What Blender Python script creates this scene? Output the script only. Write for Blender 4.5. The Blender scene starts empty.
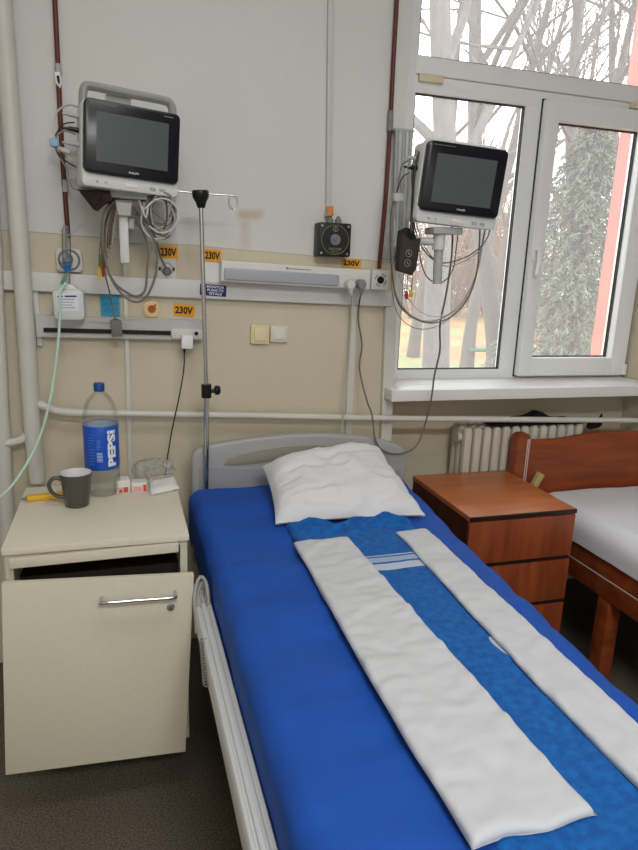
import bpy, bmesh, math, random
from mathutils import Vector, Matrix, noise
random.seed(7)
SC = bpy.context.scene
COL = SC.collection
R = math.radians

# ------------------------------------------------------------------ camera
FPX, PITCH, YAW, ROLL = 649.0, R(13.5), R(17.2), R(2.2)
CAM = Vector((0, 0, 1.42))
_f = Vector((math.sin(YAW) * math.cos(PITCH), math.cos(YAW) * math.cos(PITCH), -math.sin(PITCH)))
_r = Vector((math.cos(YAW), -math.sin(YAW), 0))
_u = _r.cross(_f)
_r2 = _r * math.cos(ROLL) + _u * math.sin(ROLL)
_u2 = -_r * math.sin(ROLL) + _u * math.cos(ROLL)
cd = bpy.data.cameras.new('camera'); cam = bpy.data.objects.new('camera', cd); COL.objects.link(cam)
cd.sensor_fit = 'VERTICAL'; cd.sensor_height = 24.0; cd.lens = 24.0 * FPX / 850
cd.clip_start = 0.02; cd.clip_end = 300
mw = Matrix((( _r2.x, _u2.x, -_f.x, CAM.x), (_r2.y, _u2.y, -_f.y, CAM.y), (_r2.z, _u2.z, -_f.z, CAM.z), (0, 0, 0, 1)))
cam.matrix_world = mw
SC.camera = cam

# ------------------------------------------------------------------ world, lights, exposure
SKY = 3.0
w = bpy.data.worlds.new('overcast_sky'); SC.world = w; w.use_nodes = True
bg = w.node_tree.nodes['Background']; bg.inputs[0].default_value = (0.94, 0.97, 1.0, 1); bg.inputs[1].default_value = SKY
SC.view_settings.view_transform = 'Standard'; SC.view_settings.look = 'None'
SC.view_settings.gamma = 1; SC.view_settings.use_curve_mapping = False
SC.view_settings.exposure = 0.75

def area(name, loc, rot, sx, sy, power, color=(1, 1, 1), portal=False):
    l = bpy.data.lights.new(name, 'AREA'); l.shape = 'RECTANGLE'; l.size = sx; l.size_y = sy
    l.energy = power; l.color = color
    o = bpy.data.objects.new(name, l); COL.objects.link(o); o.location = loc; o.rotation_euler = rot
    if portal: l.cycles.is_portal = True
    return o
area('window_portal', (1.6, 2.58, 1.95), (R(-90), 0, 0), 1.3, 1.95, 1, portal=True)
CEIL = ((0.35, 0.55), (0.35, -1.7))
for i, (x, y) in enumerate(CEIL):
    area('added_fill_light', (x, y, 3.13), (0, 0, 0), 1.15, 0.55, (9, 48)[i], (0.99, 0.995, 1.0))  # added lamps, out of view, that brighten the room

# ------------------------------------------------------------------ helpers
def P(x, y, Y=None, z=None):
    """the point of the room seen at (x, y) of the picture at distance Y or height z"""
    d = _f * FPX + _r2 * (x - 319) - _u2 * (y - 425)
    t = Y / d.y if Y is not None else (z - CAM.z) / d.z
    return CAM + d * t

def lin(c):
    return tuple(((v / 255) / 12.92 if v / 255 <= 0.04045 else ((v / 255 + 0.055) / 1.055) ** 2.4) for v in c)

MATS = {}
def mat(name, rgb, rough=0.6, metal=0.0, spec=0.4, var=0.0, vscale=8.0, bump=0.0, bscale=200.0, rgb2=None, stretch=None, dist=0.002, sheen=0.0, detail=4):
    if name in MATS: return MATS[name]
    m = bpy.data.materials.new(name); m.use_nodes = True; nt = m.node_tree; N = nt.nodes; L = nt.links
    b = N['Principled BSDF']; c = lin(rgb)
    b.inputs['Base Color'].default_value = (*c, 1); b.inputs['Roughness'].default_value = rough
    b.inputs['Metallic'].default_value = metal; b.inputs['Specular IOR Level'].default_value = spec
    if sheen: b.inputs['Sheen Weight'].default_value = sheen; b.inputs['Sheen Roughness'].default_value = .5
    tc = mp = None
    if var or bump or rgb2:
        tc = N.new('ShaderNodeTexCoord'); mp = N.new('ShaderNodeMapping'); L.new(tc.outputs['Object'], mp.inputs['Vector'])
        if stretch: mp.inputs['Scale'].default_value = stretch
    if var or rgb2:
        n = N.new('ShaderNodeTexNoise'); n.inputs['Scale'].default_value = vscale; n.inputs['Detail'].default_value = detail
        L.new(mp.outputs[0], n.inputs['Vector'])
        r = N.new('ShaderNodeValToRGB'); r.color_ramp.elements[0].position = 0.35; r.color_ramp.elements[1].position = 0.65
        c2 = lin(rgb2) if rgb2 else tuple(v * (1 - var) for v in c)
        r.color_ramp.elements[0].color = (*c2, 1); r.color_ramp.elements[1].color = (*c, 1)
        L.new(n.outputs['Fac'], r.inputs['Fac']); L.new(r.outputs[0], b.inputs['Base Color'])
    if bump:
        n2 = N.new('ShaderNodeTexNoise'); n2.inputs['Scale'].default_value = bscale; n2.inputs['Detail'].default_value = 3
        L.new(mp.outputs[0], n2.inputs['Vector'])
        bp = N.new('ShaderNodeBump'); bp.inputs['Strength'].default_value = bump; bp.inputs['Distance'].default_value = dist
        L.new(n2.outputs['Fac'], bp.inputs['Height']); L.new(bp.outputs[0], b.inputs['Normal'])
    MATS[name] = m
    return m

def clear_mat(name, tint, veil, gloss, veil_rgb=(235, 235, 235), rough=0.03, cap=1.0):
    """thin clear sheet: passes light straight through, with a reflection and a whitish veil"""
    m = bpy.data.materials.new(name); m.use_nodes = True; nt = m.node_tree; N = nt.nodes; L = nt.links
    for n in list(N):
        if n.type != 'OUTPUT_MATERIAL': N.remove(n)
    out = [n for n in N if n.type == 'OUTPUT_MATERIAL'][0]
    t = N.new('ShaderNodeBsdfTransparent'); t.inputs[0].default_value = (*tint, 1)
    g = N.new('ShaderNodeBsdfGlossy'); g.inputs['Roughness'].default_value = rough
    d = N.new('ShaderNodeBsdfTranslucent'); d.inputs[0].default_value = (*lin(veil_rgb), 1)
    d2 = N.new('ShaderNodeBsdfDiffuse'); d2.inputs[0].default_value = (*lin(veil_rgb), 1)
    md = N.new('ShaderNodeMixShader'); md.inputs[0].default_value = .5; L.new(d.outputs[0], md.inputs[1]); L.new(d2.outputs[0], md.inputs[2])
    m1 = N.new('ShaderNodeMixShader'); m1.inputs[0].default_value = veil; L.new(t.outputs[0], m1.inputs[1]); L.new(md.outputs[0], m1.inputs[2])
    lw = N.new('ShaderNodeLayerWeight'); lw.inputs['Blend'].default_value = gloss
    cp = N.new('ShaderNodeMath'); cp.operation = 'MULTIPLY'; cp.inputs[1].default_value = cap; L.new(lw.outputs['Fresnel'], cp.inputs[0])
    m2 = N.new('ShaderNodeMixShader'); L.new(cp.outputs[0], m2.inputs[0]); L.new(m1.outputs[0], m2.inputs[1]); L.new(g.outputs[0], m2.inputs[2])
    L.new(m2.outputs[0], out.inputs['Surface'])
    MATS[name] = m
    return m

WM = {}                                               # world matrices, kept by hand
def place(o, parent, M):
    if parent is not None:
        o.parent = parent; o.matrix_basis = WM[parent.name].inverted() @ M
    else:
        o.matrix_basis = M
    WM[o.name] = M

def tag(o, label=None, cat=None, group=None, kind=None):
    if label: o['label'] = label
    if cat: o['category'] = cat
    if group: o['group'] = group
    if kind: o['kind'] = kind
    return o

def empty(name, loc, label=None, cat=None, group=None, kind=None, M=None):
    o = bpy.data.objects.new(name, None); o.empty_display_size = .05; COL.objects.link(o)
    place(o, None, M if M is not None else Matrix.Translation(loc))
    return tag(o, label, cat, group, kind)

class B:
    """collects shapes of one part"""
    def __init__(s): s.bm = bmesh.new()
    def _add(s, geom_verts, M):
        if M is not None: bmesh.ops.transform(s.bm, matrix=M, verts=geom_verts)
    def box(s, x0, x1, y0, y1, z0, z1, M=None, bev=0.0, seg=2):
        t = bmesh.new(); bmesh.ops.create_cube(t, size=1)
        bmesh.ops.transform(t, matrix=Matrix.Translation(((x0 + x1) / 2, (y0 + y1) / 2, (z0 + z1) / 2)) @ Matrix.Diagonal((x1 - x0, y1 - y0, z1 - z0, 1)), verts=t.verts)
        if bev: bmesh.ops.bevel(t, geom=list(t.edges), offset=bev, segments=seg, affect='EDGES', profile=.6, clamp_overlap=True)
        s.merge(t, M); return s
    def merge(s, t, M=None):
        if M is not None: bmesh.ops.transform(t, matrix=M, verts=t.verts)
        me = bpy.data.meshes.new('tmp'); t.to_mesh(me); t.free(); s.bm.from_mesh(me); bpy.data.meshes.remove(me)
    def prism(s, poly, y0, y1, M=None, bev=0.0, seg=2):
        """polygon in x,z extruded from y0 to y1"""
        t = bmesh.new(); a = [t.verts.new((x, y0, z)) for x, z in poly]; b = [t.verts.new((x, y1, z)) for x, z in poly]
        t.faces.new(a); t.faces.new(b[::-1]); n = len(poly)
        for i in range(n): t.faces.new((a[i], b[i], b[(i + 1) % n], a[(i + 1) % n]))
        bmesh.ops.recalc_face_normals(t, faces=t.faces)
        if bev:
            ed = [e for e in t.edges if abs((e.verts[0].co - e.verts[1].co).y) < 1e-6]
            bmesh.ops.bevel(t, geom=ed, offset=bev, segments=seg, affect='EDGES', profile=.5, clamp_overlap=True)
        s.merge(t, M); return s
    def rrect(s, w, h, r, y0, y1, cx=0, cz=0, M=None, bev=0.0, n=5):
        pts = []
        for (sx, sz, a0) in ((1, 1, 0), (-1, 1, 90), (-1, -1, 180), (1, -1, 270)):
            for k in range(n + 1):
                a = R(a0 + 90 * k / n); pts.append((cx + sx * (w / 2 - r) + r * math.cos(a), cz + sz * (h / 2 - r) + r * math.sin(a)))
        return s.prism(pts, y0, y1, M, bev)
    def cyl(s, p0, p1, r0, r1=None, n=20, cap=True):
        p0, p1 = Vector(p0), Vector(p1); d = p1 - p0
        t = bmesh.new(); bmesh.ops.create_cone(t, cap_ends=cap, segments=n, radius1=r0, radius2=r0 if r1 is None else r1, depth=d.length)
        q = Vector((0, 0, 1)).rotation_difference(d.normalized()).to_matrix().to_4x4()
        s.merge(t, Matrix.Translation((p0 + p1) / 2) @ q); return s
    def tube(s, pts, r, n=8, k=6, closed=False, flat=None):
        """smooth tube through pts; r a number or one per point"""
        pts = [Vector(p) for p in pts]; rs = r if isinstance(r, (list, tuple)) else [r] * len(pts)
        q, qr = [], []
        N = len(pts)
        if N > 2 and k > 1:
            rng = range(N if closed else N - 1)
            for i in rng:
                g = (lambda j: pts[j % N]) if closed else (lambda j: pts[max(0, min(N - 1, j))])
                a, b, c, d = g(i - 1), g(i), g(i + 1), g(i + 2)
                for m in range(k):
                    t = m / k
                    q.append(.5 * ((2 * b) + (-a + c) * t + (2 * a - 5 * b + 4 * c - d) * t * t + (-a + 3 * b - 3 * c + d) * t ** 3))
                    qr.append(rs[i] * (1 - t) + rs[(i + 1) % N] * t)
            if not closed: q.append(pts[-1]); qr.append(rs[-1])
        else: q, qr = pts, list(rs)
        M_ = len(q); bm = s.bm; rings = []
        up = None
        for i in range(M_):
            if closed: d = q[(i + 1) % M_] - q[i - 1]
            else: d = q[min(i + 1, M_ - 1)] - q[max(i - 1, 0)]
            if d.length < 1e-9: d = Vector((0, 0, 1))
            d.normalize()
            if up is None: up = d.orthogonal().normalized()
            up = (up - d * up.dot(d)); up = up.normalized() if up.length > 1e-6 else d.orthogonal().normalized()
            v = d.cross(up)
            rings.append([bm.verts.new(q[i] + (up * math.cos(2 * math.pi * j / n) + v * math.sin(2 * math.pi * j / n)) * qr[i]) for j in range(n)])
        for i in range(M_ if closed else M_ - 1):
            a, b = rings[i], rings[(i + 1) % M_]
            for j in range(n): bm.faces.new((a[j], a[(j + 1) % n], b[(j + 1) % n], b[j]))
        if not closed: bm.faces.new(rings[0][::-1]); bm.faces.new(rings[-1])
        return s
    def lathe(s, prof, M=None, n=36, closed=False):
        t = bmesh.new(); rings = []
        for r, z in prof:
            if r < 1e-5: rings.append([t.verts.new((0, 0, z))])
            else: rings.append([t.verts.new((r * math.cos(2 * math.pi * j / n), r * math.sin(2 * math.pi * j / n), z)) for j in range(n)])
        for a, b in zip(rings, rings[1:]):
            for j in range(n):
                k = (j + 1) % n
                if len(a) == 1 and len(b) == 1: break
                if len(a) == 1: t.faces.new((a[0], b[k], b[j]))
                elif len(b) == 1: t.faces.new((a[j], a[k], b[0]))
                else: t.faces.new((a[j], a[k], b[k], b[j]))
        s.merge(t, M); return s
    def grid(s, nu, nv, f, wrapu=False):
        bm = s.bm; g = [[bm.verts.new(f(i / nu, j / nv)) for j in range(nv + 1)] for i in range(nu + (0 if wrapu else 1))]
        n = len(g)
        for i in range(n if wrapu else n - 1):
            for j in range(nv): bm.faces.new((g[i][j], g[(i + 1) % n][j], g[(i + 1) % n][j + 1], g[i][j + 1]))
        return s
    def build(s, name, material, parent=None, local=False, M=None, base=None, angle=38, normals=True):
        """world-space shape -> object; its origin is the parent's frame, or base, or the foot of its bounding box"""
        bm = s.bm
        if normals: bmesh.ops.recalc_face_normals(bm, faces=bm.faces)
        if local: W = WM[parent.name] if M is None else M
        else:
            if parent is not None: W = WM[parent.name]
            elif base is not None: W = Matrix.Translation(base)
            else:
                xs = [v.co for v in bm.verts]
                W = Matrix.Translation(((min(v.x for v in xs) + max(v.x for v in xs)) / 2, (min(v.y for v in xs) + max(v.y for v in xs)) / 2, min(v.z for v in xs)))
            bmesh.ops.transform(bm, matrix=W.inverted(), verts=bm.verts)
        for f in bm.faces: f.smooth = True
        ca = R(angle)
        for e in bm.edges:
            if len(e.link_faces) == 2 and e.calc_face_angle(0) > ca: e.smooth = False
        me = bpy.data.meshes.new(name); bm.to_mesh(me); bm.free()
        me.materials.append(material)
        o = bpy.data.objects.new(name, me); COL.objects.link(o); place(o, parent, W)
        return o

def frame(TL, TR, BR, BL, Y):
    """upright rectangle at distance Y whose corners are seen near these points -> matrix, width, height"""
    a, b, c, d = (P(*q, Y=Y) for q in (TL, TR, BR, BL))
    ctr = (a + b + c + d) / 4
    ex = ((b + c) - (a + d)); w_ = ex.length / 2; ex.normalize(); ex.y = 0; ex.normalize()
    ez = ((a + b) - (c + d)); h_ = abs(ez.length) / 2
    ey = Vector((0, 1, 0)); ez = ex.cross(ey)
    M = Matrix(((ex.x, ey.x, ez.x, ctr.x), (ex.y, ey.y, ez.y, ctr.y), (ex.z, ey.z, ez.z, ctr.z), (0, 0, 0, 1)))
    return M, w_, h_

def letters(s, w_, h_, bend=None, rot=0, extrude=0.0004, bold=0.0):
    """mesh lettering fitted into w_ x h_, standing in the x,z plane and facing -y"""
    cu = bpy.data.curves.new('t', 'FONT'); cu.body = s; cu.align_x = 'CENTER'; cu.align_y = 'CENTER'; cu.size = 1; cu.resolution_u = 2
    cu.offset = bold
    o = bpy.data.objects.new('t', cu); COL.objects.link(o)
    dg = bpy.context.evaluated_depsgraph_get(); me = bpy.data.meshes.new_from_object(o.evaluated_get(dg))
    COL.objects.unlink(o); bpy.data.objects.remove(o); bpy.data.curves.remove(cu)
    t = bmesh.new(); t.from_mesh(me); bpy.data.meshes.remove(me)
    xs = [v.co.x for v in t.verts]; ys = [v.co.y for v in t.verts]
    cx, cy = (min(xs) + max(xs)) / 2, (min(ys) + max(ys)) / 2
    sx, sy = w_ / (max(xs) - min(xs)), h_ / (max(ys) - min(ys))
    for v in t.verts: v.co = Vector(((v.co.x - cx) * sx, 0, (v.co.y - cy) * sy))
    if rot: bmesh.ops.transform(t, matrix=Matrix.Rotation(rot, 4, 'Y'), verts=t.verts)
    return t

# ------------------------------------------------------------------ materials
M_white_metal = mat('white enamel', (214, 212, 207), .4)
M_pipe = mat('cream pipe paint', (216, 212, 203), .4, var=.05, vscale=6)
M_rail = mat('white plastic trunking', (222, 221, 217), .42)
M_pvc = mat('white window plastic', (240, 242, 243), .3)
M_body = mat('monitor housing white', (219, 220, 217), .42)
M_black = mat('black plastic', (16, 16, 18), .35)
M_bezel = mat('blue black bezel', (16, 18, 27), .25)
M_screen = mat('unlit grey screen', (84, 88, 91), .22)
M_chrome = mat('chrome', (205, 206, 208), .16, 1.0)
M_grey = mat('mid grey plastic', (128, 128, 126), .5)
M_lgrey = mat('light grey plastic', (176, 178, 178), .45)
M_brownpipe = mat('red brown painted pipe', (104, 47, 33), .4, var=.3, vscale=30)
M_orange = mat('orange yellow sticker', (236, 164, 20), .5)
M_ink = mat('black ink', (22, 16, 14), .6)
M_whiteink = mat('white print', (235, 235, 235), .5)

# ------------------------------------------------------------------ room shell
D = 2.3                                                # face of the back wall
OX0, OX1, OZ0, OZ1 = 0.99, 2.215, 0.95, 2.95           # window opening
ZC = 3.2
def wall_material():
    m = bpy.data.materials.new('painted wall'); m.use_nodes = True; nt = m.node_tree; N = nt.nodes; L = nt.links; b = N['Principled BSDF']
    b.inputs['Roughness'].default_value = .55; b.inputs['Specular IOR Level'].default_value = .25
    tc = N.new('ShaderNodeTexCoord'); sp = N.new('ShaderNodeSeparateXYZ'); L.new(tc.outputs['Object'], sp.inputs[0])
    def mth(op, a, bb=None, c=None):
        n = N.new('ShaderNodeMath'); n.operation = op
        for i, v in enumerate((a, bb, c)):
            if v is None: continue
            if isinstance(v, (int, float)): n.inputs[i].default_value = v
            else: L.new(v, n.inputs[i])
        return n.outputs[0]
    def mix(f, a, b_):
        n = N.new('ShaderNodeMix'); n.data_type = 'RGBA'
        L.new(f, n.inputs[0])
        for k, v in ((6, a), (7, b_)):
            if isinstance(v, tuple): n.inputs[k].default_value = (*v, 1)
            else: L.new(v, n.inputs[k])
        return n.outputs[2]
    no = N.new('ShaderNodeTexNoise'); no.inputs['Scale'].default_value = 9; no.inputs['Detail'].default_value = 6; L.new(tc.outputs['Object'], no.inputs[0])
    n2 = N.new('ShaderNodeTexNoise'); n2.inputs['Scale'].default_value = 2.5; n2.inputs['Detail'].default_value = 5; L.new(tc.outputs['Object'], n2.inputs[0])
    wob = mth('MULTIPLY', mth('SUBTRACT', no.outputs[0], .5), .012)
    lev = mth('ADD', mth('ADD', sp.outputs['Z'], mth('MULTIPLY', sp.outputs['X'], .0357)), wob)   # the painted border is not level
    LV = 1.5 - .0357 * .307
    up = mth('GREATER_THAN', lev, LV)
    white = mix(n2.outputs[0], lin((214, 213, 209)), lin((222, 221, 218)))
    beige = mix(n2.outputs[0], lin((206, 196, 172)), lin((214, 205, 183)))
    col = mix(up, beige, white)
    # ochre damp stain: a short band with a streak running down
    def boxm(x0, x1, z0, z1, s):
        def sm(v, lo, hi):
            n = N.new('ShaderNodeMapRange'); n.interpolation_type = 'SMOOTHSTEP'; L.new(v, n.inputs[0]); n.inputs[1].default_value = lo; n.inputs[2].default_value = hi; return n.outputs[0]
        xx = mth('ADD', sp.outputs['X'], mth('MULTIPLY', wob, 3)); zz = mth('ADD', sp.outputs['Z'], mth('MULTIPLY', wob, 3))
        return mth('MULTIPLY', mth('MULTIPLY', sm(xx, x0 - s, x0 + s), mth('SUBTRACT', 1, sm(xx, x1 - s, x1 + s))), mth('MULTIPLY', sm(zz, z0 - s, z0 + s), mth('SUBTRACT', 1, sm(zz, z1 - s, z1 + s))))
    a, bq = P(238, 209, Y=D), P(262, 220, Y=D); c, d = P(240, 218, Y=D), P(250, 249, Y=D)
    st = mth('MAXIMUM', boxm(a.x, bq.x, bq.z, a.z, .012), mth('MULTIPLY', boxm(c.x, d.x, d.z, c.z, .012), .55))
    st = mth('MULTIPLY', st, mth('MULTIPLY', no.outputs[0], 1.0))
    col = mix(st, col, lin((188, 160, 112)))
    a, bq = P(166, 160, Y=D), P(190, 190, Y=D)
    st2 = mth('MULTIPLY', boxm(a.x, bq.x, bq.z, a.z, .04), mth('MULTIPLY', no.outputs[0], .35))
    col = mix(st2, col, lin((190, 165, 130)))
    # dark pencil-thin edge of the paint border
    ln = mth('MULTIPLY', mth('LESS_THAN', mth('ABSOLUTE', mth('SUBTRACT', lev, LV)), .0016), mth('MULTIPLY', n2.outputs[0], .95))
    col = mix(ln, col, lin((120, 104, 84)))
    L.new(col, b.inputs['Base Color'])
    bp = N.new('ShaderNodeBump'); bp.inputs['Strength'].default_value = .25; bp.inputs['Distance'].default_value = .004
    n3 = N.new('ShaderNodeTexNoise'); n3.inputs['Scale'].default_value = 35; n3.inputs['Detail'].default_value = 5; L.new(tc.outputs['Object'], n3.inputs[0])
    L.new(n3.outputs[0], bp.inputs['Height']); L.new(bp.outputs[0], b.inputs['Normal'])
    return m
M_wall = wall_material()
b = B()
X0, X1, Y0 = -1.3, 4.3, -2.6
b.box(X0 - .2, OX0, D, D + .3, 0, ZC)
b.box(OX1, X1 + .2, D, D + .3, 0, ZC)
b.box(OX0, OX1, D, D + .3, OZ1, ZC)
b.box(OX0, OX1, D + .11, D + .3, 0, OZ0)               # thinner under the window: the radiator niche
tag(b.build('wall_back', M_wall, base=(0, 0, 0)), kind='structure')
M_wall2 = mat('plain wall paint', (212, 208, 198), .6)
tag(B().box(X0 - .2, X0, Y0, D, 0, ZC).build('wall_left', M_wall2), kind='structure')
tag(B().box(X1, X1 + .2, Y0, D, 0, ZC).build('wall_right', M_wall2), kind='structure')
tag(B().box(X0 - .2, X1 + .2, Y0 - .2, Y0, 0, ZC).build('wall_rear', M_wall2), kind='structure')
tag(B().box(X0 - .2, X1 + .2, Y0 - .2, D + .3, ZC, ZC + .15).build('ceiling', mat('ceiling white', (228, 227, 222), .7)), kind='structure')
def floor_mat():
    m = mat('speckled brown lino', (114, 104, 90), .5, rgb2=(66, 59, 51), vscale=190, detail=3, bump=.05, bscale=300)
    return m
tag(B().box(X0 - .2, X1 + .2, Y0 - .2, D + .3, -.1, 0).build('floor', floor_mat(), base=(0, 0, 0)), kind='structure')
for x, y in CEIL:                                       # panels added out of view for the two fill lamps
    t = empty('added_fill_panel', (x, y, 3.2), 'added flat white fill light panel', 'fill light', 'added fill lights')
    B().box(x - .62, x + .62, y - .32, y + .32, 3.14, 3.2, bev=.006).build('fill_panel_housing', M_white_metal, t)

# ------------------------------------------------------------------ window
WY = 2.45
win = empty('window_1', ((OX0 + OX1) / 2, WY, OZ0 + .03), 'white plastic window with a fixed pane, an opening sash and a top light', 'window', kind='structure')
b = B()
def member(b, x0, x1, z0, z1, y0=WY, y1=WY + .036): b.box(x0, x1, y0, y1, z0, z1, bev=.004)
member(b, OX0, 1.088, .965, OZ1); member(b, 2.15, OX1, .965, OZ1)
member(b, 1.08, 2.16, .965, 1.028); member(b, 1.08, 2.16, 2.078, 2.138); member(b, 1.08, 2.16, 2.142, 2.204, WY - .004)
member(b, 1.08, 2.16, OZ1 - .07, OZ1); member(b, 1.566, 1.66, 1.02, 2.085)
b.build('window_frame', M_pvc, win)
M_seal = mat('dark rubber seal', (48, 50, 54), .6)
def seal(x0, x1, z0, z1, y, parent, t=.006):
    s = B()
    for ya in (y, y + .011): s.box(x0, x0 + t, ya, ya + .006, z0, z1); s.box(x1 - t, x1, ya, ya + .006, z0, z1); s.box(x0, x1, ya, ya + .006, z0, z0 + t); s.box(x0, x1, ya, ya + .006, z1 - t, z1)
    return s.build('seal', M_seal, parent)
M_glass = clear_mat('haze veiled window glass', (.97, .98, .98), .13, .12)  # whitish veil in the panes stands in for haze and glare
seal(1.086, 1.568, 1.026, 2.08, WY + .006, win); seal(1.086, 2.152, 2.202, OZ1 - .068, WY + .006, win)
B().box(1.084, 1.57, WY + .024, WY + .03, 1.024, 2.082).build('glass_pane', M_glass, win)
B().box(1.084, 2.155, WY + .024, WY + .03, 2.2, OZ1 - .066).build('glass_pane', M_glass, win)
sx0, sx1, sz0, sz1, gx0, gx1, gz0, gz1 = 1.64, 2.2, 1.0, 2.108, 1.703, 2.118, 1.08, 2.032
b = B(); y0, y1 = WY - .034, WY + .03
b.box(sx0, gx0, y0, y1, sz0, sz1, bev=.006); b.box(gx1, sx1, y0, y1, sz0, sz1, bev=.006)
b.box(sx0 + .03, sx1 - .03, y0 + .0005, y1, sz0, gz0, bev=.006); b.box(sx0 + .03, sx1 - .03, y0 + .0005, y1, gz1, sz1, bev=.006)
sash = b.build('sash', M_pvc, win)
seal(sx0 - .004, sx1 + .004, sz0 - .004, sz1 + .004, WY - .006, sash, .007)
seal(gx0 - .002, gx1 + .002, gz0 - .002, gz1 + .002, WY + .003, sash)
B().box(gx0 - .004, gx1 + .004, WY + .021, WY + .026, gz0 - .004, gz1 + .004).build('glass_pane', M_glass, sash)
c = P(533.5, 254, Y=WY - .025)
b = B(); b.rrect(.028, .07, .008, y0 - .008, y0, cx=c.x, cz=c.z + .005, bev=.003)
b.cyl((c.x, y0, c.z + .02), (c.x, y0 - .04, c.z + .02), .009); b.tube([(c.x, y0 - .036, c.z + .022), (c.x, y0 - .038, c.z - .03), (c.x - .004, y0 - .036, c.z - .085)], [.011, .010, .009], n=12)
b.build('handle', M_pvc, sash)
M_cream = mat('yellowed plastic cap', (226, 214, 186), .45)
c = P(430, 79, Y=WY); B().box(c.x - .05, c.x + .05, WY - .016, WY, c.z - .014, c.z + .014, bev=.004).build('hinge_cap', M_cream, win)
c = P(633, 106, Y=WY); B().box(c.x - .02, c.x + .05, WY - .016, WY, c.z - .012, c.z + .012, bev=.004).build('hinge_cap', M_cream, win)
c = P(616, 366, Y=WY); B().box(2.19, 2.208, y0 - .004, y0 + .02, 1.002, 1.05, bev=.003).build('hinge', M_pvc, win)
b = B(); b.box(.962, 2.213, 2.2, 2.3, .946, .99, bev=.006); b.box(OX0 + .002, 2.213, 2.292, WY + .01, .946, .9895)
tag(b.build('window_sill', mat('white sill', (232, 231, 228), .35)), 'white window sill projecting over the radiator', 'window sill', kind='structure')

# ------------------------------------------------------------------ pipes and trunking on the wall
def pp(lst, Y): return [P(x, y, Y=Y) for x, y in lst]
def vert(px, Y, z0, z1, tilt=0.0):
    p = P(*px, Y=Y); return [Vector((p.x + tilt * (p.z - z), p.y, z)) for z in (z0, z1)]

rz = empty('heating_pipe', P(30, 410, Y=2.25), 'thick cream riser pipe with side branches, beside the oxygen humidifier', 'pipe')
a, m_, c = P(2, 0, Y=2.25), P(24, 300, Y=2.25), P(37, 477, Y=2.25)
top = a + (a - m_) * ((3.2 - a.z) / (a.z - m_.z))
b = B(); b.tube([top, a, m_, P(31, 410, Y=2.25), c, c + Vector((0, 0, -.004))], [.027, .027, .027, .027, .027, .02], n=24, k=4); b.build('riser', M_pipe, rz)
b = B(); b.tube(pp([(33, 403), (44, 406), (58, 411), (80, 413)], 2.25) + [P(117, 413.5, Y=2.25), P(240, 415.5, Y=2.25), P(400, 418.5, Y=2.25), P(638, 420.5, Y=2.25), P(760, 423, Y=2.25), P(860, 426, Y=2.25)], [.014] * 4 + [.0118] * 6, n=16); b.build('branch_pipe', M_pipe, rz)
b = B(); b.tube(pp([(33, 424), (28, 434), (18, 441), (0, 443.5), (-40, 444)], 2.25), [.0135, .0135, .0135, .013, .013], n=16); b.build('branch_pipe', M_pipe, rz)
q = P(-4, 300, Y=2.26); q2 = P(4.5, 470, Y=2.26); d = (q2 - q) / (q2.z - q.z)
tag(B().tube([q + d * (3.2 - q.z), q2, q2 + d * (0.0 - q2.z)], .024, n=20, k=1).build('heating_pipe', M_pipe), 'thick cream pipe at the extreme left edge, left of the other riser', 'pipe')

bl = pp([(54.5, -6), (57, 45), (59.5, 100), (63, 165), (68.3, 238)], 2.285)
bl = [bl[0] + (bl[0] - bl[1]) * ((3.2 - bl[0].z) / (bl[0].z - bl[1].z))] + bl
t = empty('copper_pipe', bl[-1], 'red brown pipe running down to the oxygen outlet, left of the left patient monitor', 'pipe')
b = B(); b.tube(bl, [.0075] * 6, n=12); b.build('pipe_run', M_brownpipe, t)
for q in ([(58, 64), (58.6, 74)], [(65, 180), (65.6, 192)]):
    b = B(); b.tube(pp(q, 2.285), .0096, n=12); b.build('sleeve', M_lgrey, t)
M, w_, h_ = frame((55.5, 72), (61.5, 72), (61, 88), (56, 88), 2.272)
b = B(); b.prism([(-w_ / 2, h_ / 2), (w_ / 2, h_ / 2), (w_ / 2, -h_ / 5), (0, -h_ / 2), (-w_ / 2, -h_ / 5)], 0, .006, M); tg = b.build('flow_label', M_whiteink, t)
b = B(); b.prism([(-.004, .012), (.004, .012), (.004, -.004), (0, -.014), (-.004, -.004)], -.0008, 0, M); b.build('printed_arrow', M_ink, tg)
br = pp([(397, -4), (393.5, 60), (390, 130), (385, 205), (379, 268.5)], 2.285)
br = [br[0] + (br[0] - br[1]) * ((3.2 - br[0].z) / (br[0].z - br[1].z))] + br
t = empty('copper_pipe', br[-1], 'red brown pipe running down beside the window to the round gas socket', 'pipe')
b = B(); b.tube(br, .0078, n=12); b.build('pipe_run', M_brownpipe, t)
b = B(); b.tube(pp([(390.6, 111), (390, 131)], 2.285), .0105, n=12); b.build('sleeve', M_grey, t)

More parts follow.
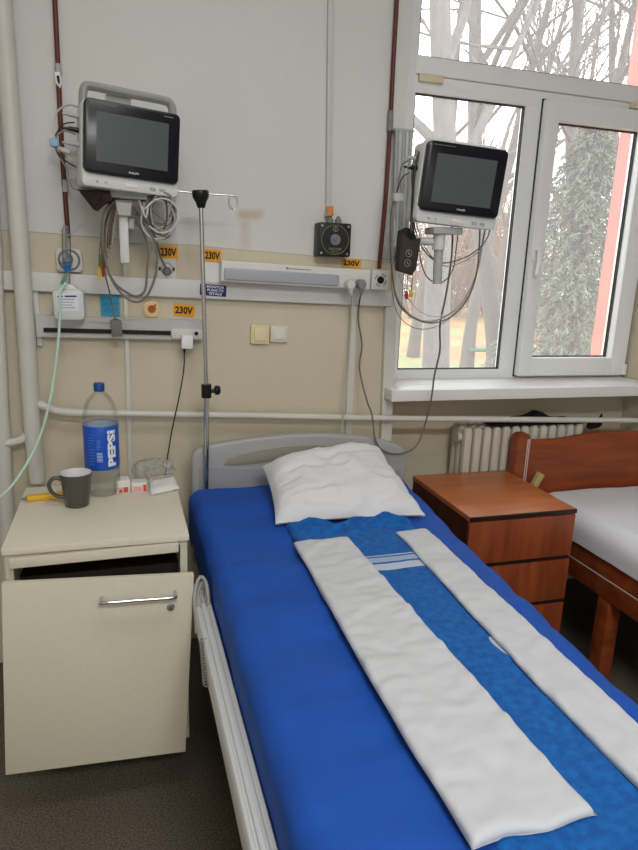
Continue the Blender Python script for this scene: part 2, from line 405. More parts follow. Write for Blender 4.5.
def conduit(px0, px1, Y, half, z0, z1, label, depth=.018, material=None):
    a, c = P(*px0, Y=Y), P(*px1, Y=Y); d = (c - a) / (c.z - a.z)
    a, c = a + d * (z1 - a.z), a + d * (z0 - a.z)
    b = B(); t = bmesh.new(); vs = []
    for p in (a, c):
        vs.append([t.verts.new((p.x + sx * half, p.y + sy, p.z)) for sx, sy in ((-1, 0), (1, 0), (1, depth), (-1, depth))])
    for i in range(4): t.faces.new((vs[0][i], vs[0][(i + 1) % 4], vs[1][(i + 1) % 4], vs[1][i]))
    t.faces.new(vs[0]); t.faces.new(vs[1][::-1]); bmesh.ops.recalc_face_normals(t, faces=t.faces)
    bmesh.ops.bevel(t, geom=list(t.edges), offset=.002, segments=2, affect='EDGES', profile=.6)
    b.merge(t); o = b.build('cable_duct', material or M_rail); tag(o, label, 'cable duct'); return o
conduit((331.5, 0), (329, 212), 2.282, .010, P(327, 216, Y=2.282).z, 3.2, 'white cable duct coming down to the black round-knob box', material=mat('old white duct', (205, 205, 201), .45))
conduit((125, 268), (130.5, 480), 2.288, .0075, .35, 1.545, 'thin cream cable duct behind the bottle, under the left patient monitor', .012, M_pipe)
conduit((354, 300), (348.5, 440), 2.284, .0125, .2, P(354, 303, Y=2.284).z, 'cream cable duct hanging from the rail beside the two plug cables', .016, M_pipe)
conduit((35, 292), (40, 345), 2.286, .008, P(40, 346, Y=2.286).z, P(35, 290, Y=2.286).z, 'short white duct at the left end of the slotted trunking', .014)
conduit((391.5, 306), (386, 450), 2.275, .022, .2, P(391, 307, Y=2.275).z, 'wide white duct at the wall corner left of the window', .025, M_pipe)

a, c = P(-40, 278, Y=2.275), P(391.5, 298.5, Y=2.275)
ang = math.atan2(c.z - a.z, c.x - a.x); RM = Matrix.Translation((a + c) / 2) @ Matrix.Rotation(-ang, 4, 'Y'); RL = (c - a).length
t = empty('wall_rail', (a + c) / 2, 'long white wall rail running behind the pole under the bed light', 'rail', M=RM)
b = B(); b.box(-RL / 2, RL / 2, 0, .0245, -.03, .03, bev=.004); b.build('rail_cover', M_rail, t, local=True)
b = B(); b.box(RL / 2 - .0005, RL / 2 + .004, .0005, .0245, -.0302, .0302, bev=.001); b.build('end_cap', M_white_metal, t, local=True)

# slotted trunking with sockets, lower left
M, w_, h_ = frame((35.5, 316.5), (204, 321.5), (202.5, 341), (36.5, 337), 2.255)
t = empty('bed_head_trunking', (0, 0, 0), 'white slotted trunking above the bottle, with a charger plugged in', 'trunking', M=M)
b = B(); prof = [(-.018, h_ / 2 + .004), (.045, h_ / 2 + .004), (.045, -h_ / 2), (.012, -h_ / 2), (.002, -h_ * .12), (-.004, h_ * .12)]
tb = bmesh.new(); A = [tb.verts.new((-w_ / 2, y, z)) for y, z in prof]; C = [tb.verts.new((w_ / 2, y, z)) for y, z in prof]
tb.faces.new(A); tb.faces.new(C[::-1])
for i in range(6): tb.faces.new((A[i], C[i], C[(i + 1) % 6], A[(i + 1) % 6]))
bmesh.ops.recalc_face_normals(tb, faces=tb.faces); b.merge(tb); b.build('housing', M_rail, t, local=True)
b = B(); b.box(-w_ / 2 + .022, w_ * .295, -.003, .012, -h_ * .24, -h_ * .03); b.build('slot', mat('black slot', (10, 10, 12), .6), t, local=True)
b = B(); b.box(w_ * .30, w_ / 2 - .002, -.004, .02, -h_ * .42, h_ * .14, bev=.003); so = b.build('socket', M_white_metal, t, local=True)
b = B(); b.cyl((w_ * .455, -.005, -h_ * .12), (w_ * .455, -.002, -h_ * .12), .007); b.build('earth_pin', M_black, so, local=True, M=M)
b = B(); b.box(-w_ * .2, w_ * .02, -.0185, -.017, h_ / 2 - .012, h_ / 2 - .009); b.build('maker_plate', M_lgrey, t, local=True)
M, w_, h_ = frame((181.5, 335.5), (193, 336), (193, 349), (182, 349), 2.215)
t = empty('charger', (0, 0, 0), 'white square charger with a thin black cord, in the slotted trunking', 'charger', M=M)
b = B(); b.rrect(w_, h_, .006, 0, .036, bev=.003); b.build('plug_body', mat('charger white', (238, 238, 238), .35), t, local=True)
b = B(); a = P(184.5, 349, Y=2.225); b.cyl(a, a + Vector((0, 0, -.014)), .0048, .003); b.build('strain_relief', M_black, t)
b = B(); b.tube(pp([(184.5, 352), (183.5, 372), (178.5, 400), (172, 430), (167, 461)], 2.225) + [P(165, 484, Y=2.16), Vector((.13, 2.10, .60)), Vector((.14, 2.1, .2))], .0022, n=6); b.build('cord', M_black, t)

# two switches
M_sw1, M_sw2 = mat('yellowed switch', (226, 212, 168), .4), mat('pale switch', (222, 217, 200), .4)
M_sw1b, M_sw2b = mat('yellowed rocker', (232, 219, 178), .35), mat('pale rocker', (228, 224, 210), .35)
for pts, m1, m2, lab in ((((250.5, 325), (269.5, 325.4), (269.5, 344.5), (251, 344)), M_sw1, M_sw1b, 'yellowed light switch, left of the pair above the bed'), (((270.5, 325.4), (288, 326), (287.5, 342.5), (270.5, 342)), M_sw2, M_sw2b, 'paler light switch, right of the pair above the bed')):
    M, w_, h_ = frame(*pts, 2.285); t = empty('light_switch', (0, 0, 0), lab, 'light switch', M=M)
    b = B(); b.rrect(w_, h_, .005, 0, .0148, bev=.003); b.build('switch_plate', m1, t, local=True)
    b = B(); b.rrect(w_ * .62, h_ * .66, .003, -.004, .002, bev=.002); b.build('rocker', m2, t, local=True)

# stickers and signs
def plate(name, pts, Y, thick, material, label, cat, group=None, r=.002):
    M, w_, h_ = frame(*pts, Y); t = empty(name, (0, 0, 0), label, cat, group, M=M)
    b = B(); b.rrect(w_, h_, r, 0, thick); b.build('sheet', material, t, local=True)
    return t, M, w_, h_
for pts, lab in ((((159, 245.2), (178.5, 246), (177, 259), (159, 258)), 'orange 230V sticker over the socket, half behind the hanging grey cables'),
                 (((203.5, 248.5), (221.5, 250.5), (220.5, 262.3), (204, 261)), 'orange 230V sticker just right of the chrome pole'),
                 (((173.6, 304), (194.6, 305.2), (194, 317), (173.6, 315)), 'orange 230V sticker on the beige wall above the white charger'),
                 (((342, 257.8), (361.2, 259.8), (360.4, 268.4), (341.6, 266.6)), 'orange 230V sticker above the right end of the bed light')):
    t, M, w_, h_ = plate('voltage_sticker', pts, 2.2965, .0033, M_orange, lab, 'sticker', 'orange 230V stickers')
    b = B(); tt = letters('230V', w_ * .86, h_ * .66, bold=.04); b.merge(tt, Matrix.Translation((0, -.0006, 0))); b.build('lettering', M_ink, t, local=True)
t, M, w_, h_ = plate('wall_sign', ((200, 283.6), (226.6, 285.6), (226, 297), (200, 294.8)), 2.2725, .002, mat('navy sign', (22, 30, 112), .45), 'small navy blue sign with white words on the rail behind the pole', 'sign')
b = B()
for k, s in enumerate(('MONITOR', 'FUNCTII', 'VITALE')): b.merge(letters(s, w_ * (.66, .6, .5)[k], h_ * .23, bold=.02), Matrix.Translation((w_ * .08, -.0006, h_ * (.3 - .3 * k))))
b.build('lettering', M_whiteink, t, local=True)
t, M, w_, h_ = plate('paper_note', ((101, 293), (119, 292.5), (120, 316.5), (100.4, 315.8)), 2.292, .0025, mat('blue note paper', (56, 156, 196), .6), 'bright blue paper note with handwriting, under the rail', 'note')
M_bluein = mat('dark blue pen', (18, 62, 110), .6); b = B(); rr = random.Random(3)
for ln in range(3):
    z = h_ * (.3 - .27 * ln); x = -w_ * .38
    while x < w_ * .36:
        n = rr.choice((2, 3, 4)); zz = [z + rr.uniform(-.0055, .0055) for _ in range(n + 1)]
        b.tube([(x + .004 * i, -.0007, zz[i]) for i in range(n + 1)], .0007, n=4, k=1); x += .004 * n + .002
b.build('handwriting', M_bluein, t, local=True)
c = P(151.8, 309, Y=2.286); t = empty('wall_button', c, 'round cream disc with an orange centre, left of a 230V sticker', 'button')
Mx = Matrix.Translation(c) @ Matrix.Rotation(R(90), 4, 'X')
b = B(); b.lathe([(0, .004), (.02, .003), (.0285, -.002), (.03, -.0135), (0, -.0135)], Mx, 32); b.build('disc', mat('cream disc', (232, 212, 160), .5), t)
b = B(); b.lathe([(0, .0065), (.012, .006), (.0135, .003), (0, .003)], Mx, 24); b.tube([c + Vector((.007, -.006, .009)), c + Vector((.014, -.0062, .016))], .0022, n=8); b.build('centre_knob', mat('burnt orange print', (186, 84, 26), .5), t)

# power sockets
t, M, w_, h_ = plate('power_socket', ((158, 258), (176.2, 258.8), (175.8, 280), (157.6, 279)), 2.288, .0118, M_white_metal, 'white power socket with a grey plug, under a 230V sticker left of the pole', 'socket', r=.004)
b = B(); b.lathe([(.017, 0), (.019, -.003), (.021, 0)], Matrix.Rotation(R(-90), 4, 'X'), 28); b.build('socket_ring', M_lgrey, t, local=True)
for q0, q1 in ((-w_ / 2 + .003, -w_ / 2 + .009), (w_ / 2 - .012, w_ / 2 - .004)):
    b = B(); b.box(q0, q1, -.0006, .001, -.006, .006); b.build('printed_mark', M_ink, t, local=True)
t, M, w_, h_ = plate('power_socket', ((203.5, 262), (221.5, 263), (221, 283), (203.5, 282)), 2.27, .0298, mat('socket white', (228, 228, 226), .4), 'blank white socket box behind the chrome pole at the left end of the bed light', 'socket', r=.004)

# oxygen outlet, flow meter, humidifier
M, w_, h_ = frame((55.5, 248), (82.6, 248.5), (81.5, 272.5), (56.5, 271.5), 2.275)
RX = Matrix.Rotation(R(90), 4, 'X')
t = empty('oxygen_outlet', (0, 0, 0), 'white rounded square gas outlet at the foot of the left brown pipe', 'gas outlet', M=M)
b = B(); b.rrect(w_, h_, .014, 0, .0245, bev=.004); b.build('outlet_plate', M_rail, t, local=True)
b = B(); b.lathe([(.027, 0), (.029, .0025), (.032, .0025), (.034, 0)], RX, 32); b.build('outlet_ring', M_grey, t, local=True)
t = empty('humidifier', P(69, 320, Y=2.2), 'translucent oxygen humidifier bottle with a printed label hanging below the gas outlet', 'humidifier')
M_clear = clear_mat('clear plastic', (.9, .92, .93), .18, .2)
c = P(66.5, 262, Y=2.215)
b = B(); u0, u1 = P(65.8, 229, Y=2.215), P(67, 262, Y=2.215); b.cyl(u1, u0, .0135, .012, 20); b.cyl(u0, u0 + Vector((0, 0, .012)), .009, .007, 16); b.build('flow_tube', M_clear, t)
b = B(); b.cyl(u1 + (u0 - u1) * .2, u1 + (u0 - u1) * .92, .003, .003, 10); b.cyl(u1 + (u0 - u1) * .02, u1 + (u0 - u1) * .1, .0145, .0145, 20)
b.lathe([(.017, 0), (.019, .003), (.021, 0)], Matrix.Translation(P(66, 259, Y=2.2)) @ Matrix.Rotation(R(90), 4, 'X'), 24); b.cyl(P(69, 259, Y=2.275), P(69, 259, Y=2.21), .012, .012, 16); b.build('flow_scale', M_grey, t)
b = B(); u2 = P(67.5, 272, Y=2.215); b.cyl(u2, u1, .008, .015, 18); b.build('connector', mat('bright blue connector', (30, 122, 190), .35), t)
b = B(); u3 = P(66, 284, Y=2.215); b.cyl(u3, u2, .013, .008, 18); gc = b.build('bottle_cap', M_clear, t)
b = B(); b.tube([P(61.5, 284, Y=2.2), P(64, 278, Y=2.2), P(66, 274, Y=2.2)], .0045, n=8); b.build('spigot', mat('sea green plastic', (92, 160, 132), .4), t)
M, w_, h_ = frame((51.5, 290), (85.2, 289), (84.6, 321), (53.5, 320.5), 2.19)
b = B(); tb = bmesh.new(); tb.free(); b.rrect(w_ * .98, h_, .016, -.004, .07, M=M, bev=.010); b.prism([(-w_ * .42, h_ * .45), (w_ * .40, h_ * .45), (w_ * .13, h_ * .66), (-w_ * .1, h_ * .66)], .008, .055, M, bev=.004)
b.build('water_bottle', mat('milky plastic', (214, 217, 214), .3), t)
b = B(); b.rrect(w_ * .66, h_ * .56, .002, -.0048, -.0038, -.03 * w_, .09 * h_, M=M); lb = b.build('printed_label', mat('label white', (232, 233, 235), .5), t)
b = B(); b.box(-w_ * .33, -w_ * .16, -.0055, -.0046, h_ * .26, h_ * .30, M); b.box(-w_ * .1, w_ * .27, -.0055, -.0046, h_ * .26, h_ * .31, M); b.build('label_bars', mat('violet bar', (58, 52, 130), .5), lb)
b = B()
for k in range(4):
    z = h_ * (.18 - .09 * k); b.box(-w_ * (.31 if k % 2 else .26), w_ * (.2 - .05 * (k % 3)), -.0054, -.0046, z, z + h_ * .018, M)
b.build('label_print', mat('grey print', (120, 124, 150), .5), lb)
tag(B().tube([P(66, 283, Y=2.18), P(60.5, 292, Y=2.172), P(60, 310, Y=2.172), P(58.8, 335, Y=2.168), P(55, 370, Y=2.15), P(49, 405, Y=2.13), P(38, 442, Y=2.1), P(23, 470, Y=2.05), P(8, 490, Y=2.0), P(-10, 503, Y=1.95), P(-60, 525, Y=1.9)], .0042, n=8).build('oxygen_tube', mat('pale green tube', (198, 228, 212), .3)), 'pale green oxygen tube curving down past the cabinet', 'tube')

# bed head light
M, w_, h_ = frame((221.5, 260.5), (372, 270), (369.5, 290), (220.5, 281), 2.225)
t = empty('bed_head_light', (0, 0, 0), 'long white bed head light with a grey diffuser on the rail', 'wall light', M=M)
b = B(); b.box(-w_ / 2, w_ / 2, 0, .0745, -h_ / 2 - .001, h_ / 2, bev=.006, seg=3); b.build('housing', M_rail, t, local=True)
b = B(); dx0, dx1 = -w_ * .48, w_ * .275; b.box(dx0, dx1, -.006, .02, -h_ * .42, h_ * .16, bev=.006, seg=3); b.build('diffuser', mat('grey diffuser', (172, 174, 180), .3), t, local=True)
b = B(); b.box(dx1 + .004, w_ * .47, -.002, .02, -h_ * .46, h_ * .18, bev=.003); b.build('socket_panel', M_white_metal, t, local=True)
b = B(); b.box(-w_ * .08, w_ * .08, -.0008, .001, h_ * .29, h_ * .33); b.box(-w_ * .085, -w_ * .07, -.001, .001, h_ * .27, h_ * .37); b.build('maker_strip', M_grey, t, local=True)
for px, m_, lab in (((350.5, 284.5), mat('plug white', (216, 214, 208), .4), 'white plug with a white cord in the bed head light'),):
    c = P(*px, Y=2.2); t = empty('power_plug', c, lab, 'plug')
    Mx = Matrix.Translation(c) @ Matrix.Rotation(R(90), 4, 'X'); b = B(); b.lathe([(0, .014), (.014, .012), (.0185, .004), (.0185, -.022), (0, -.022)], Mx, 24); b.cyl(c + Vector((0, -.004, -.012)), c + Vector((.004, 0, -.036)), .010, .0045, 14); b.build('plug_body', m_, t)
    b = B(); b.tube([c + Vector((.004, 0, -.03))] + [P(351.5, 305, Y=2.262), P(350, 340, Y=2.262), P(346.5, 390, Y=2.236), P(343.5, 415, Y=2.228), P(340, 435, Y=2.22), P(337.5, 448, Y=2.205)] + [Vector((.735, 2.2, .6)), Vector((.74, 2.2, .25))], .0030, n=8); b.build('cord', mat('dull white cord', (186, 182, 172), .5), t)
c = P(361.5, 284.5, Y=2.2); t = empty('power_plug', c, 'grey plug in the bed light with a grey cord looping up to the right monitor', 'plug')
Mx = Matrix.Translation(c) @ Matrix.Rotation(R(90), 4, 'X'); M_pg = mat('plug grey', (140, 136, 130), .45); M_cordg = mat('grey cord', (112, 106, 98), .5)
b = B(); b.lathe([(0, .014), (.014, .012), (.018, .004), (.018, -.022), (0, -.022)], Mx, 24); b.cyl(c + Vector((0, -.004, -.012)), c + Vector((0, 0, -.036)), .010, .0045, 14); b.build('plug_body', M_pg, t)
b = B(); b.tube([c + Vector((0, 0, -.03)), P(359, 305, Y=2.262), P(358.5, 322, Y=2.262), P(362, 345, Y=2.262), P(359.5, 368, Y=2.262), P(366, 398, Y=2.21), P(372, 415, Y=2.15), P(374.5, 436, Y=2.115), P(380, 448, Y=2.11), P(391, 453.5, Y=2.11), P(404, 453, Y=2.11), P(416, 446, Y=2.12), P(424, 428, Y=2.15), P(431, 400, Y=2.15), P(434.5, 375, Y=2.13), P(440, 350, Y=2.1), P(440, 325, Y=2.08), P(446, 295, Y=2.06), P(451, 262, Y=2.05), P(452.5, 240, Y=2.05), P(452, 226, Y=2.06)], .0033, n=8); b.build('cord', M_cordg, t)
M, w_, h_ = frame((372.8, 269.5), (390.6, 270.4), (388.4, 290.6), (370.5, 289.4), 2.235)
t = empty('gas_socket', (0, 0, 0), 'square white gas socket with a black round port at the right end of the rail', 'gas outlet', M=M)
b = B(); b.rrect(w_, h_, .006, 0, .0645, bev=.005); b.build('socket_box', M_rail, t, local=True)
b = B(); b.lathe([(0, .001), (.0095, .001), (.0115, .004), (.0135, 0)], RX, 28); b.build('port', M_black, t, local=True)
b = B()
for a0 in (35, 125, 215, 305): b.tube([(math.cos(R(a0 + k * 13)) * .021, -.0006, math.sin(R(a0 + k * 13)) * .021) for k in range(5)], .0012, n=5, k=1)
b.build('printed_ring', M_ink, t, local=True)

# black outlet box
M, w_, h_ = frame((319.8, 222.0), (352, 223.6), (350, 257.4), (318, 255.8), 2.235)
t = empty('gas_outlet_box', (0, 0, 0), 'black square wall box with a round grey knob above the bed light', 'gas outlet', M=M)
M_blk2 = mat('charcoal casting', (30, 33, 35), .42); M_disc = mat('dark disc', (36, 40, 41), .3)
b = B(); b.rrect(w_, h_, .008, 0, .0645, bev=.004); b.build('box_body', M_blk2, t, local=True)
RX = Matrix.Rotation(R(90), 4, 'X')
b = B(); b.lathe([(0, .0015), (.050, .0015), (.0505, 0), (0, 0)], RX, 48); dd = b.build('dial_plate', M_disc, t, local=True)
b = B(); b.lathe([(.0485, .0016), (.0492, .0024), (.05, .0016)], RX, 48); b.build('dial_ring', mat('gold print', (170, 160, 112), .5), dd, local=True, M=M)
b = B(); b.lathe([(0, .012), (.006, .012), (.007, .007), (.014, .009), (.018, .008), (.0195, .001), (0, .001)], RX, 32); b.build('knob', mat('worn grey knob', (120, 124, 124), .4), t, local=True)
b = B(); b.merge(letters('VACUUM', .046, .0085), Matrix.Translation((0, -.0022, -.031))); b.merge(letters('MEDICAL', .028, .004), Matrix.Translation((0, -.0022, -.0405))); b.build('lettering', MATS['gold print'], t, local=True)
b = B(); b.lathe([(.0075, .0016), (.0085, .0024), (.0095, .0016)], Matrix.Translation((0, 0, .036)) @ RX, 24); b.box(-.001, .001, -.0024, -.0016, .030, .042); b.build('symbol', MATS['gold print'], t, local=True)
for sx in (-1, 1):
    for sz in (-1, 1):
        b = B(); b.lathe([(0, .002), (.004, .0018), (.0055, -.0005), (0, -.0005)], Matrix.Translation((sx * (w_ / 2 - .011), 0, sz * (h_ / 2 - .011))) @ RX, 16); b.build('screw', M_chrome, t, local=True)
for x_ in (-.012, .019):
    b = B(); b.cyl((x_, .03, h_ / 2 - .003), (x_, .03, h_ / 2 + .014), .0115, n=12); b.cyl((x_, .03, h_ / 2 + .012), (x_, .03, h_ / 2 + .024), .0085, .006, 12); b.build('cable_gland', M_grey, t, local=True)
tag(B().tube([P(330, 216, Y=2.262), P(329.9, 206.5, Y=2.262)], .0125, n=10, k=1).build('tape_wrap', mat('orange tape', (222, 140, 84), .6)), 'scrap of orange tape around the duct above the black box', 'tape')

# gathered vertical slats beside the window
zt, zb = P(402, 131, Y=2.27).z, P(399, 262, Y=2.27).z
xl = P(392.5, 200, Y=2.27).x; xr = P(409.5, 200, Y=2.27).x
t = empty('vertical_blind', ((xl + xr) / 2, 2.27, zb), 'gathered grey vertical blind slats at the left edge of the window', 'blind')
n = 5; wdt = (xr - xl) / n
for k in range(n):
    b = B(); x = xl + wdt * k; dx = -.012
    b.grid(4, 8, lambda u, v: Vector((x + wdt * .95 * u + dx * (v - .5), 2.268 - .007 * math.sin(math.pi * u), zb + (zt - zb) * v)))
    o = b.build('slat', mat('grey blind slat', (168, 174, 172), .5) if k % 2 == 0 else mat('pale blind slat', (194, 199, 197), .5), t)
    md = o.modifiers.new('s', 'SOLIDIFY'); md.thickness = .002
B().box(xl - .008, xr, 2.266, 2.298, zt - .002, zt + .008, bev=.002).build('head_clip', M_lgrey, t)

# ------------------------------------------------------------------ patient monitors
def monitor(M, label, handle, H=.205, sh=.132, scz=0.0):
    t = empty('patient_monitor', (0, 0, 0), label, 'patient monitor', M=M)
    W = .266
    b = B(); b.rrect(W + .012, H + .036, .018, .004, .105, cz=-.018, bev=.012, n=4); b.rrect(W + .004, .05, .012, -.006, .06, cz=-H / 2 - .010, bev=.004)
    if not handle: b.rrect(W - .03, .05, .016, .02, .10, cz=H / 2 - .012, bev=.010)
    body = b.build('housing', M_body, t, local=True)
    b = B(); b.rrect(W, H, .016, -.018, .012, bev=.005, n=6); bz = b.build('bezel', M_bezel, t, local=True)
    b = B(); b.rrect(.199, sh, .002, -.0188, -.014, cz=scz); b.build('screen', M_screen, bz, local=True, M=M)
    b = B(); b.merge(letters('PHILIPS', .028, .0055, bold=.015), Matrix.Translation((.004, -.0186, -H / 2 + .014))); b.build('lettering', M_whiteink, bz, local=True, M=M)
    b = B(); b.box(-.115, -.045, -.0186, -.017, H / 2 - .012, H / 2 - .0105); b.build('title_strip', M_grey, bz, local=True, M=M)
    if handle:
        b = B(); b.box(.085, .112, -.0186, -.017, H / 2 - .014, H / 2 - .0115); b.build('type_strip', M_grey, bz, local=True, M=M)
    z = -H / 2 - .020
    for k, (x0, x1, rr_) in enumerate(((-.098, -.090, 0), (-.075, -.066, 1), (-.018, .018, 2), (.052, .070, 3), (.080, .098, 3))):
        b = B(); b.rrect(x1 - x0, .0095 if k > 1 else .007, .003, -.0085, 0, cx=(x0 + x1) / 2, cz=z, bev=.0015); b.build('button', (M_lgrey, mat('pale green key', (176, 198, 180), .4), mat('key white', (232, 232, 230), .35), M_lgrey)[rr_], t, local=True)
    if handle:
        b = B(); zt = H / 2 + .044; pts = [(-.128, H / 2 - .02), (-.128, H / 2 + .018), (-.124, zt - .008), (-.108, zt), (0, zt), (.098, zt), (.118, zt - .008), (.124, H / 2 + .018), (.125, H / 2 - .02)]
        b.tube([(x, .05, z_) for x, z_ in pts], .0115, n=12, k=5); bmesh.ops.scale(b.bm, vec=(1, 1.9, 1), space=Matrix.Translation((0, -.05, 0)), verts=b.bm.verts); b.build('carry_handle', mat('handle grey', (166, 168, 166), .5), t, local=True)
        b = B(); b.rrect(.07, .036, .003, .06, .066, cx=-.03, cz=H / 2 + .016); b.build('rear_label', M_lgrey, t, local=True)
    for k, z_ in enumerate((.055, .018, -.02) if handle else (.05, .022)):
        b = B(); m_ = (M_lgrey, M_black, M_lgrey)[k]
        b.cyl((-W / 2 - .004, .045, z_), (-W / 2 - .034, .045, z_ + .001), .0075, .006, 14); b.cyl((-W / 2 - .034, .045, z_), (-W / 2 - .05, .045, z_), .0042, .003, 10); b.build('cable_connector', m_, t, local=True)
    return t
ML = Matrix.Translation(P(132.0, 143.3, Y=2.07)) @ Matrix.Rotation(R(9), 4, 'Z') @ Matrix.Rotation(R(2.9), 4, 'Y')
monitor(ML, 'left patient monitor with a white carry handle, near the brown pipe', True, .194, .130, .001)
MR = Matrix.Translation(P(462.2, 180.5, Y=1.95)) @ Matrix.Rotation(R(-6), 4, 'Z') @ Matrix.Rotation(R(3.2), 4, 'Y') @ Matrix.Rotation(R(4), 4, 'X')
monitor(MR, 'right patient monitor without a raised handle, in front of the window', False, .205, .142, -.003)

# mounts
t = empty('monitor_mount', P(125, 230, Y=2.17), 'white pole mount under the left patient monitor', 'mount')
c = P(124, 215, Y=2.17)
b = B(); M, w_, h_ = frame((119.2, 213), (128.6, 213.4), (129.0, 263.4), (119.6, 263), 2.15); b.rrect(w_, h_, .006, 0, .034, M=M, bev=.004); b.build('mount_pole', M_rail, t)
M, w_, h_ = frame((114, 199), (134, 200), (132, 216), (116, 215), 2.13); b = B(); b.prism([(-w_ / 2, h_ / 2), (w_ / 2, h_ / 2), (w_ * .36, -h_ / 2), (-w_ * .36, -h_ / 2)], 0, .07, M, bev=.004); b.build('tilt_head', M_white_metal, t)
M, w_, h_ = frame((110, 190), (148, 194), (147, 199.5), (110, 197), 2.10); b = B(); b.rrect(w_, h_, .004, 0, .09, M=M, bev=.003); b.build('clamp_plate', M_lgrey, t)
M, w_, h_ = frame((118, 212), (146, 214), (145, 244), (118, 242), 2.275); b = B(); b.rrect(w_, h_, .006, 0, .0248, M=M, bev=.003); b.build('wall_plate', mat('wall plate grey', (196, 196, 192), .45), t)
b = B(); b.box(c.x - .018, c.x + .03, 2.18, 2.28, c.z - .04, c.z - .008, bev=.004); b.build('arm', M_white_metal, t)

t = empty('monitor_mount', P(438, 250, Y=2.0), 'grey pole mount with a side arm under the right patient monitor', 'mount')
b = B(); a, c = P(439.5, 234, Y=2.0), P(437, 284, Y=2.0); b.cyl(a, c, .0150, n=24); b.build('mount_pole', M_lgrey, t)
b = B(); b.cyl(a + Vector((0, 0, -.05)), a + Vector((0, 0, .01)), .020, n=24); b.build('collar', M_white_metal, t)
M, w_, h_ = frame((434, 226.5), (464, 228), (463, 234.5), (434, 234), 1.97); b = B(); b.rrect(w_, h_, .005, 0, .07, M=M, bev=.004); b.build('clamp_plate', M_lgrey, t)
b = B(); q = P(399, 238, Y=2.25); b.tube([a + Vector((0, 0, -.025)), a + Vector((-.10, .06, -.025)), Vector((.965, 2.2, a.z - .03)), Vector((.955, 2.295, a.z - .03))], .0125, n=14, k=3); b.build('arm', M_white_metal, t)
b = B(); b.box(.925, .985, 2.285, 2.3, a.z - .08, a.z + .02, bev=.004); b.build('wall_plate', M_lgrey, t)

# blood pressure cuffs
M_cuff = mat('maroon nylon cuff', (58, 28, 32), .7, var=.25, vscale=40, bump=.2, bscale=600)
t = empty('pressure_cuff', P(96, 200, Y=2.13), 'folded dark maroon blood pressure cuff under the left patient monitor', 'blood pressure cuff')
b = B(); M, w_, h_ = frame((78.5, 189), (112, 190), (112, 211), (78.5, 210), 2.09); b.prism([(-w_ / 2, h_ * .5), (w_ * .46, h_ * .46), (w_ * .5, -h_ * .02), (w_ * .3, -h_ * .12), (w_ * .02, -h_ * .5), (-w_ * .1, -h_ * .4)], 0, .05, M, bev=.004); b.build('cuff_fold', M_cuff, t)
b = B(); b.prism([(-w_ * .42, h_ * .47), (w_ * .16, h_ * .44), (w_ * .2, h_ * .1), (-.002, -h_ * .36), (-w_ * .1, -h_ * .3)], -.006, .002, M, bev=.002); b.build('inner_fold', mat('dark maroon lining', (40, 20, 24), .75), t)

M_cuff2 = mat('dark brown cuff', (60, 48, 45), .7, var=.2, vscale=50, bump=.2, bscale=600)
Yc = 1.98
t = empty('cuff_pouch', P(408, 250, Y=Yc), 'dark brown cuff pouch with two round white marks hanging left of the right monitor', 'pouch')
b = B(); M, w_, h_ = frame((398, 226), (418.5, 228), (418, 276), (399, 273), Yc)
b.prism([(-w_ / 2, h_ * .38), (-w_ * .06, h_ * .24), (w_ * .1, h_ * .22), (w_ / 2, h_ * .30), (w_ * .47, -h_ * .36), (w_ * .30, -h_ * .5), (-w_ * .40, -h_ * .44), (-w_ * .47, -h_ * .38)], -.012, .024, M, bev=.006); b.build('pouch_front', M_cuff2, t)
b = B(); b.prism([(-w_ * .46, h_ * .40), (-w_ * .1, h_ * .5), (w_ * .25, h_ * .47), (w_ * .47, h_ * .33), (w_ * .45, -h_ * .2), (-w_ * .44, -h_ * .2)], .022, .034, M, bev=.003); b.build('pouch_back', mat('near black lining', (30, 24, 24), .8), t)
for dz in (.0, -.030):
    b = B(); Mz = M @ Matrix.Translation((-.003, -.013, -.008 + dz)); b.lathe([(.0095, -.0005), (.0105, .001), (.0115, -.0005)], Mz @ RX, 24)
    b.box(-.005, .005, -.001, .001, -.0012, .0012, Mz @ Matrix.Rotation(R(50), 4, 'Y')); b.build('round_mark', mat('worn white print', (168, 160, 156), .6), t)
b = B(); b.tube([P(411, 233, Y=Yc + .01), P(411.5, 215, Y=Yc + .02), P(413, 190, Y=2.0), P(415, 168, Y=2.0), P(419, 152, Y=2.0)], .0042, n=8); b.build('hose', M_black, t)

def cable(name, pts, r, material, label, cat='cable', group=None, n=7):
    """pts: (x, y, distance)"""
    o = B().tube([P(x, y, Y=Y) for x, y, Y in pts], r, n=n).build(name, material); return tag(o, label, cat, group)
M_cg, M_cg2, M_cw = mat('cable grey', (118, 116, 108), .5), mat('cable pale grey', (158, 156, 150), .5), mat('cable white', (206, 205, 200), .45)
M_cgr, M_cye, M_cre, M_cbr, M_cgo = mat('lead green', (70, 124, 60), .4), mat('lead yellow', (226, 186, 50), .4), mat('lead red', (186, 36, 34), .4), mat('lead brown', (92, 66, 50), .5), mat('lead olive', (112, 100, 66), .5)
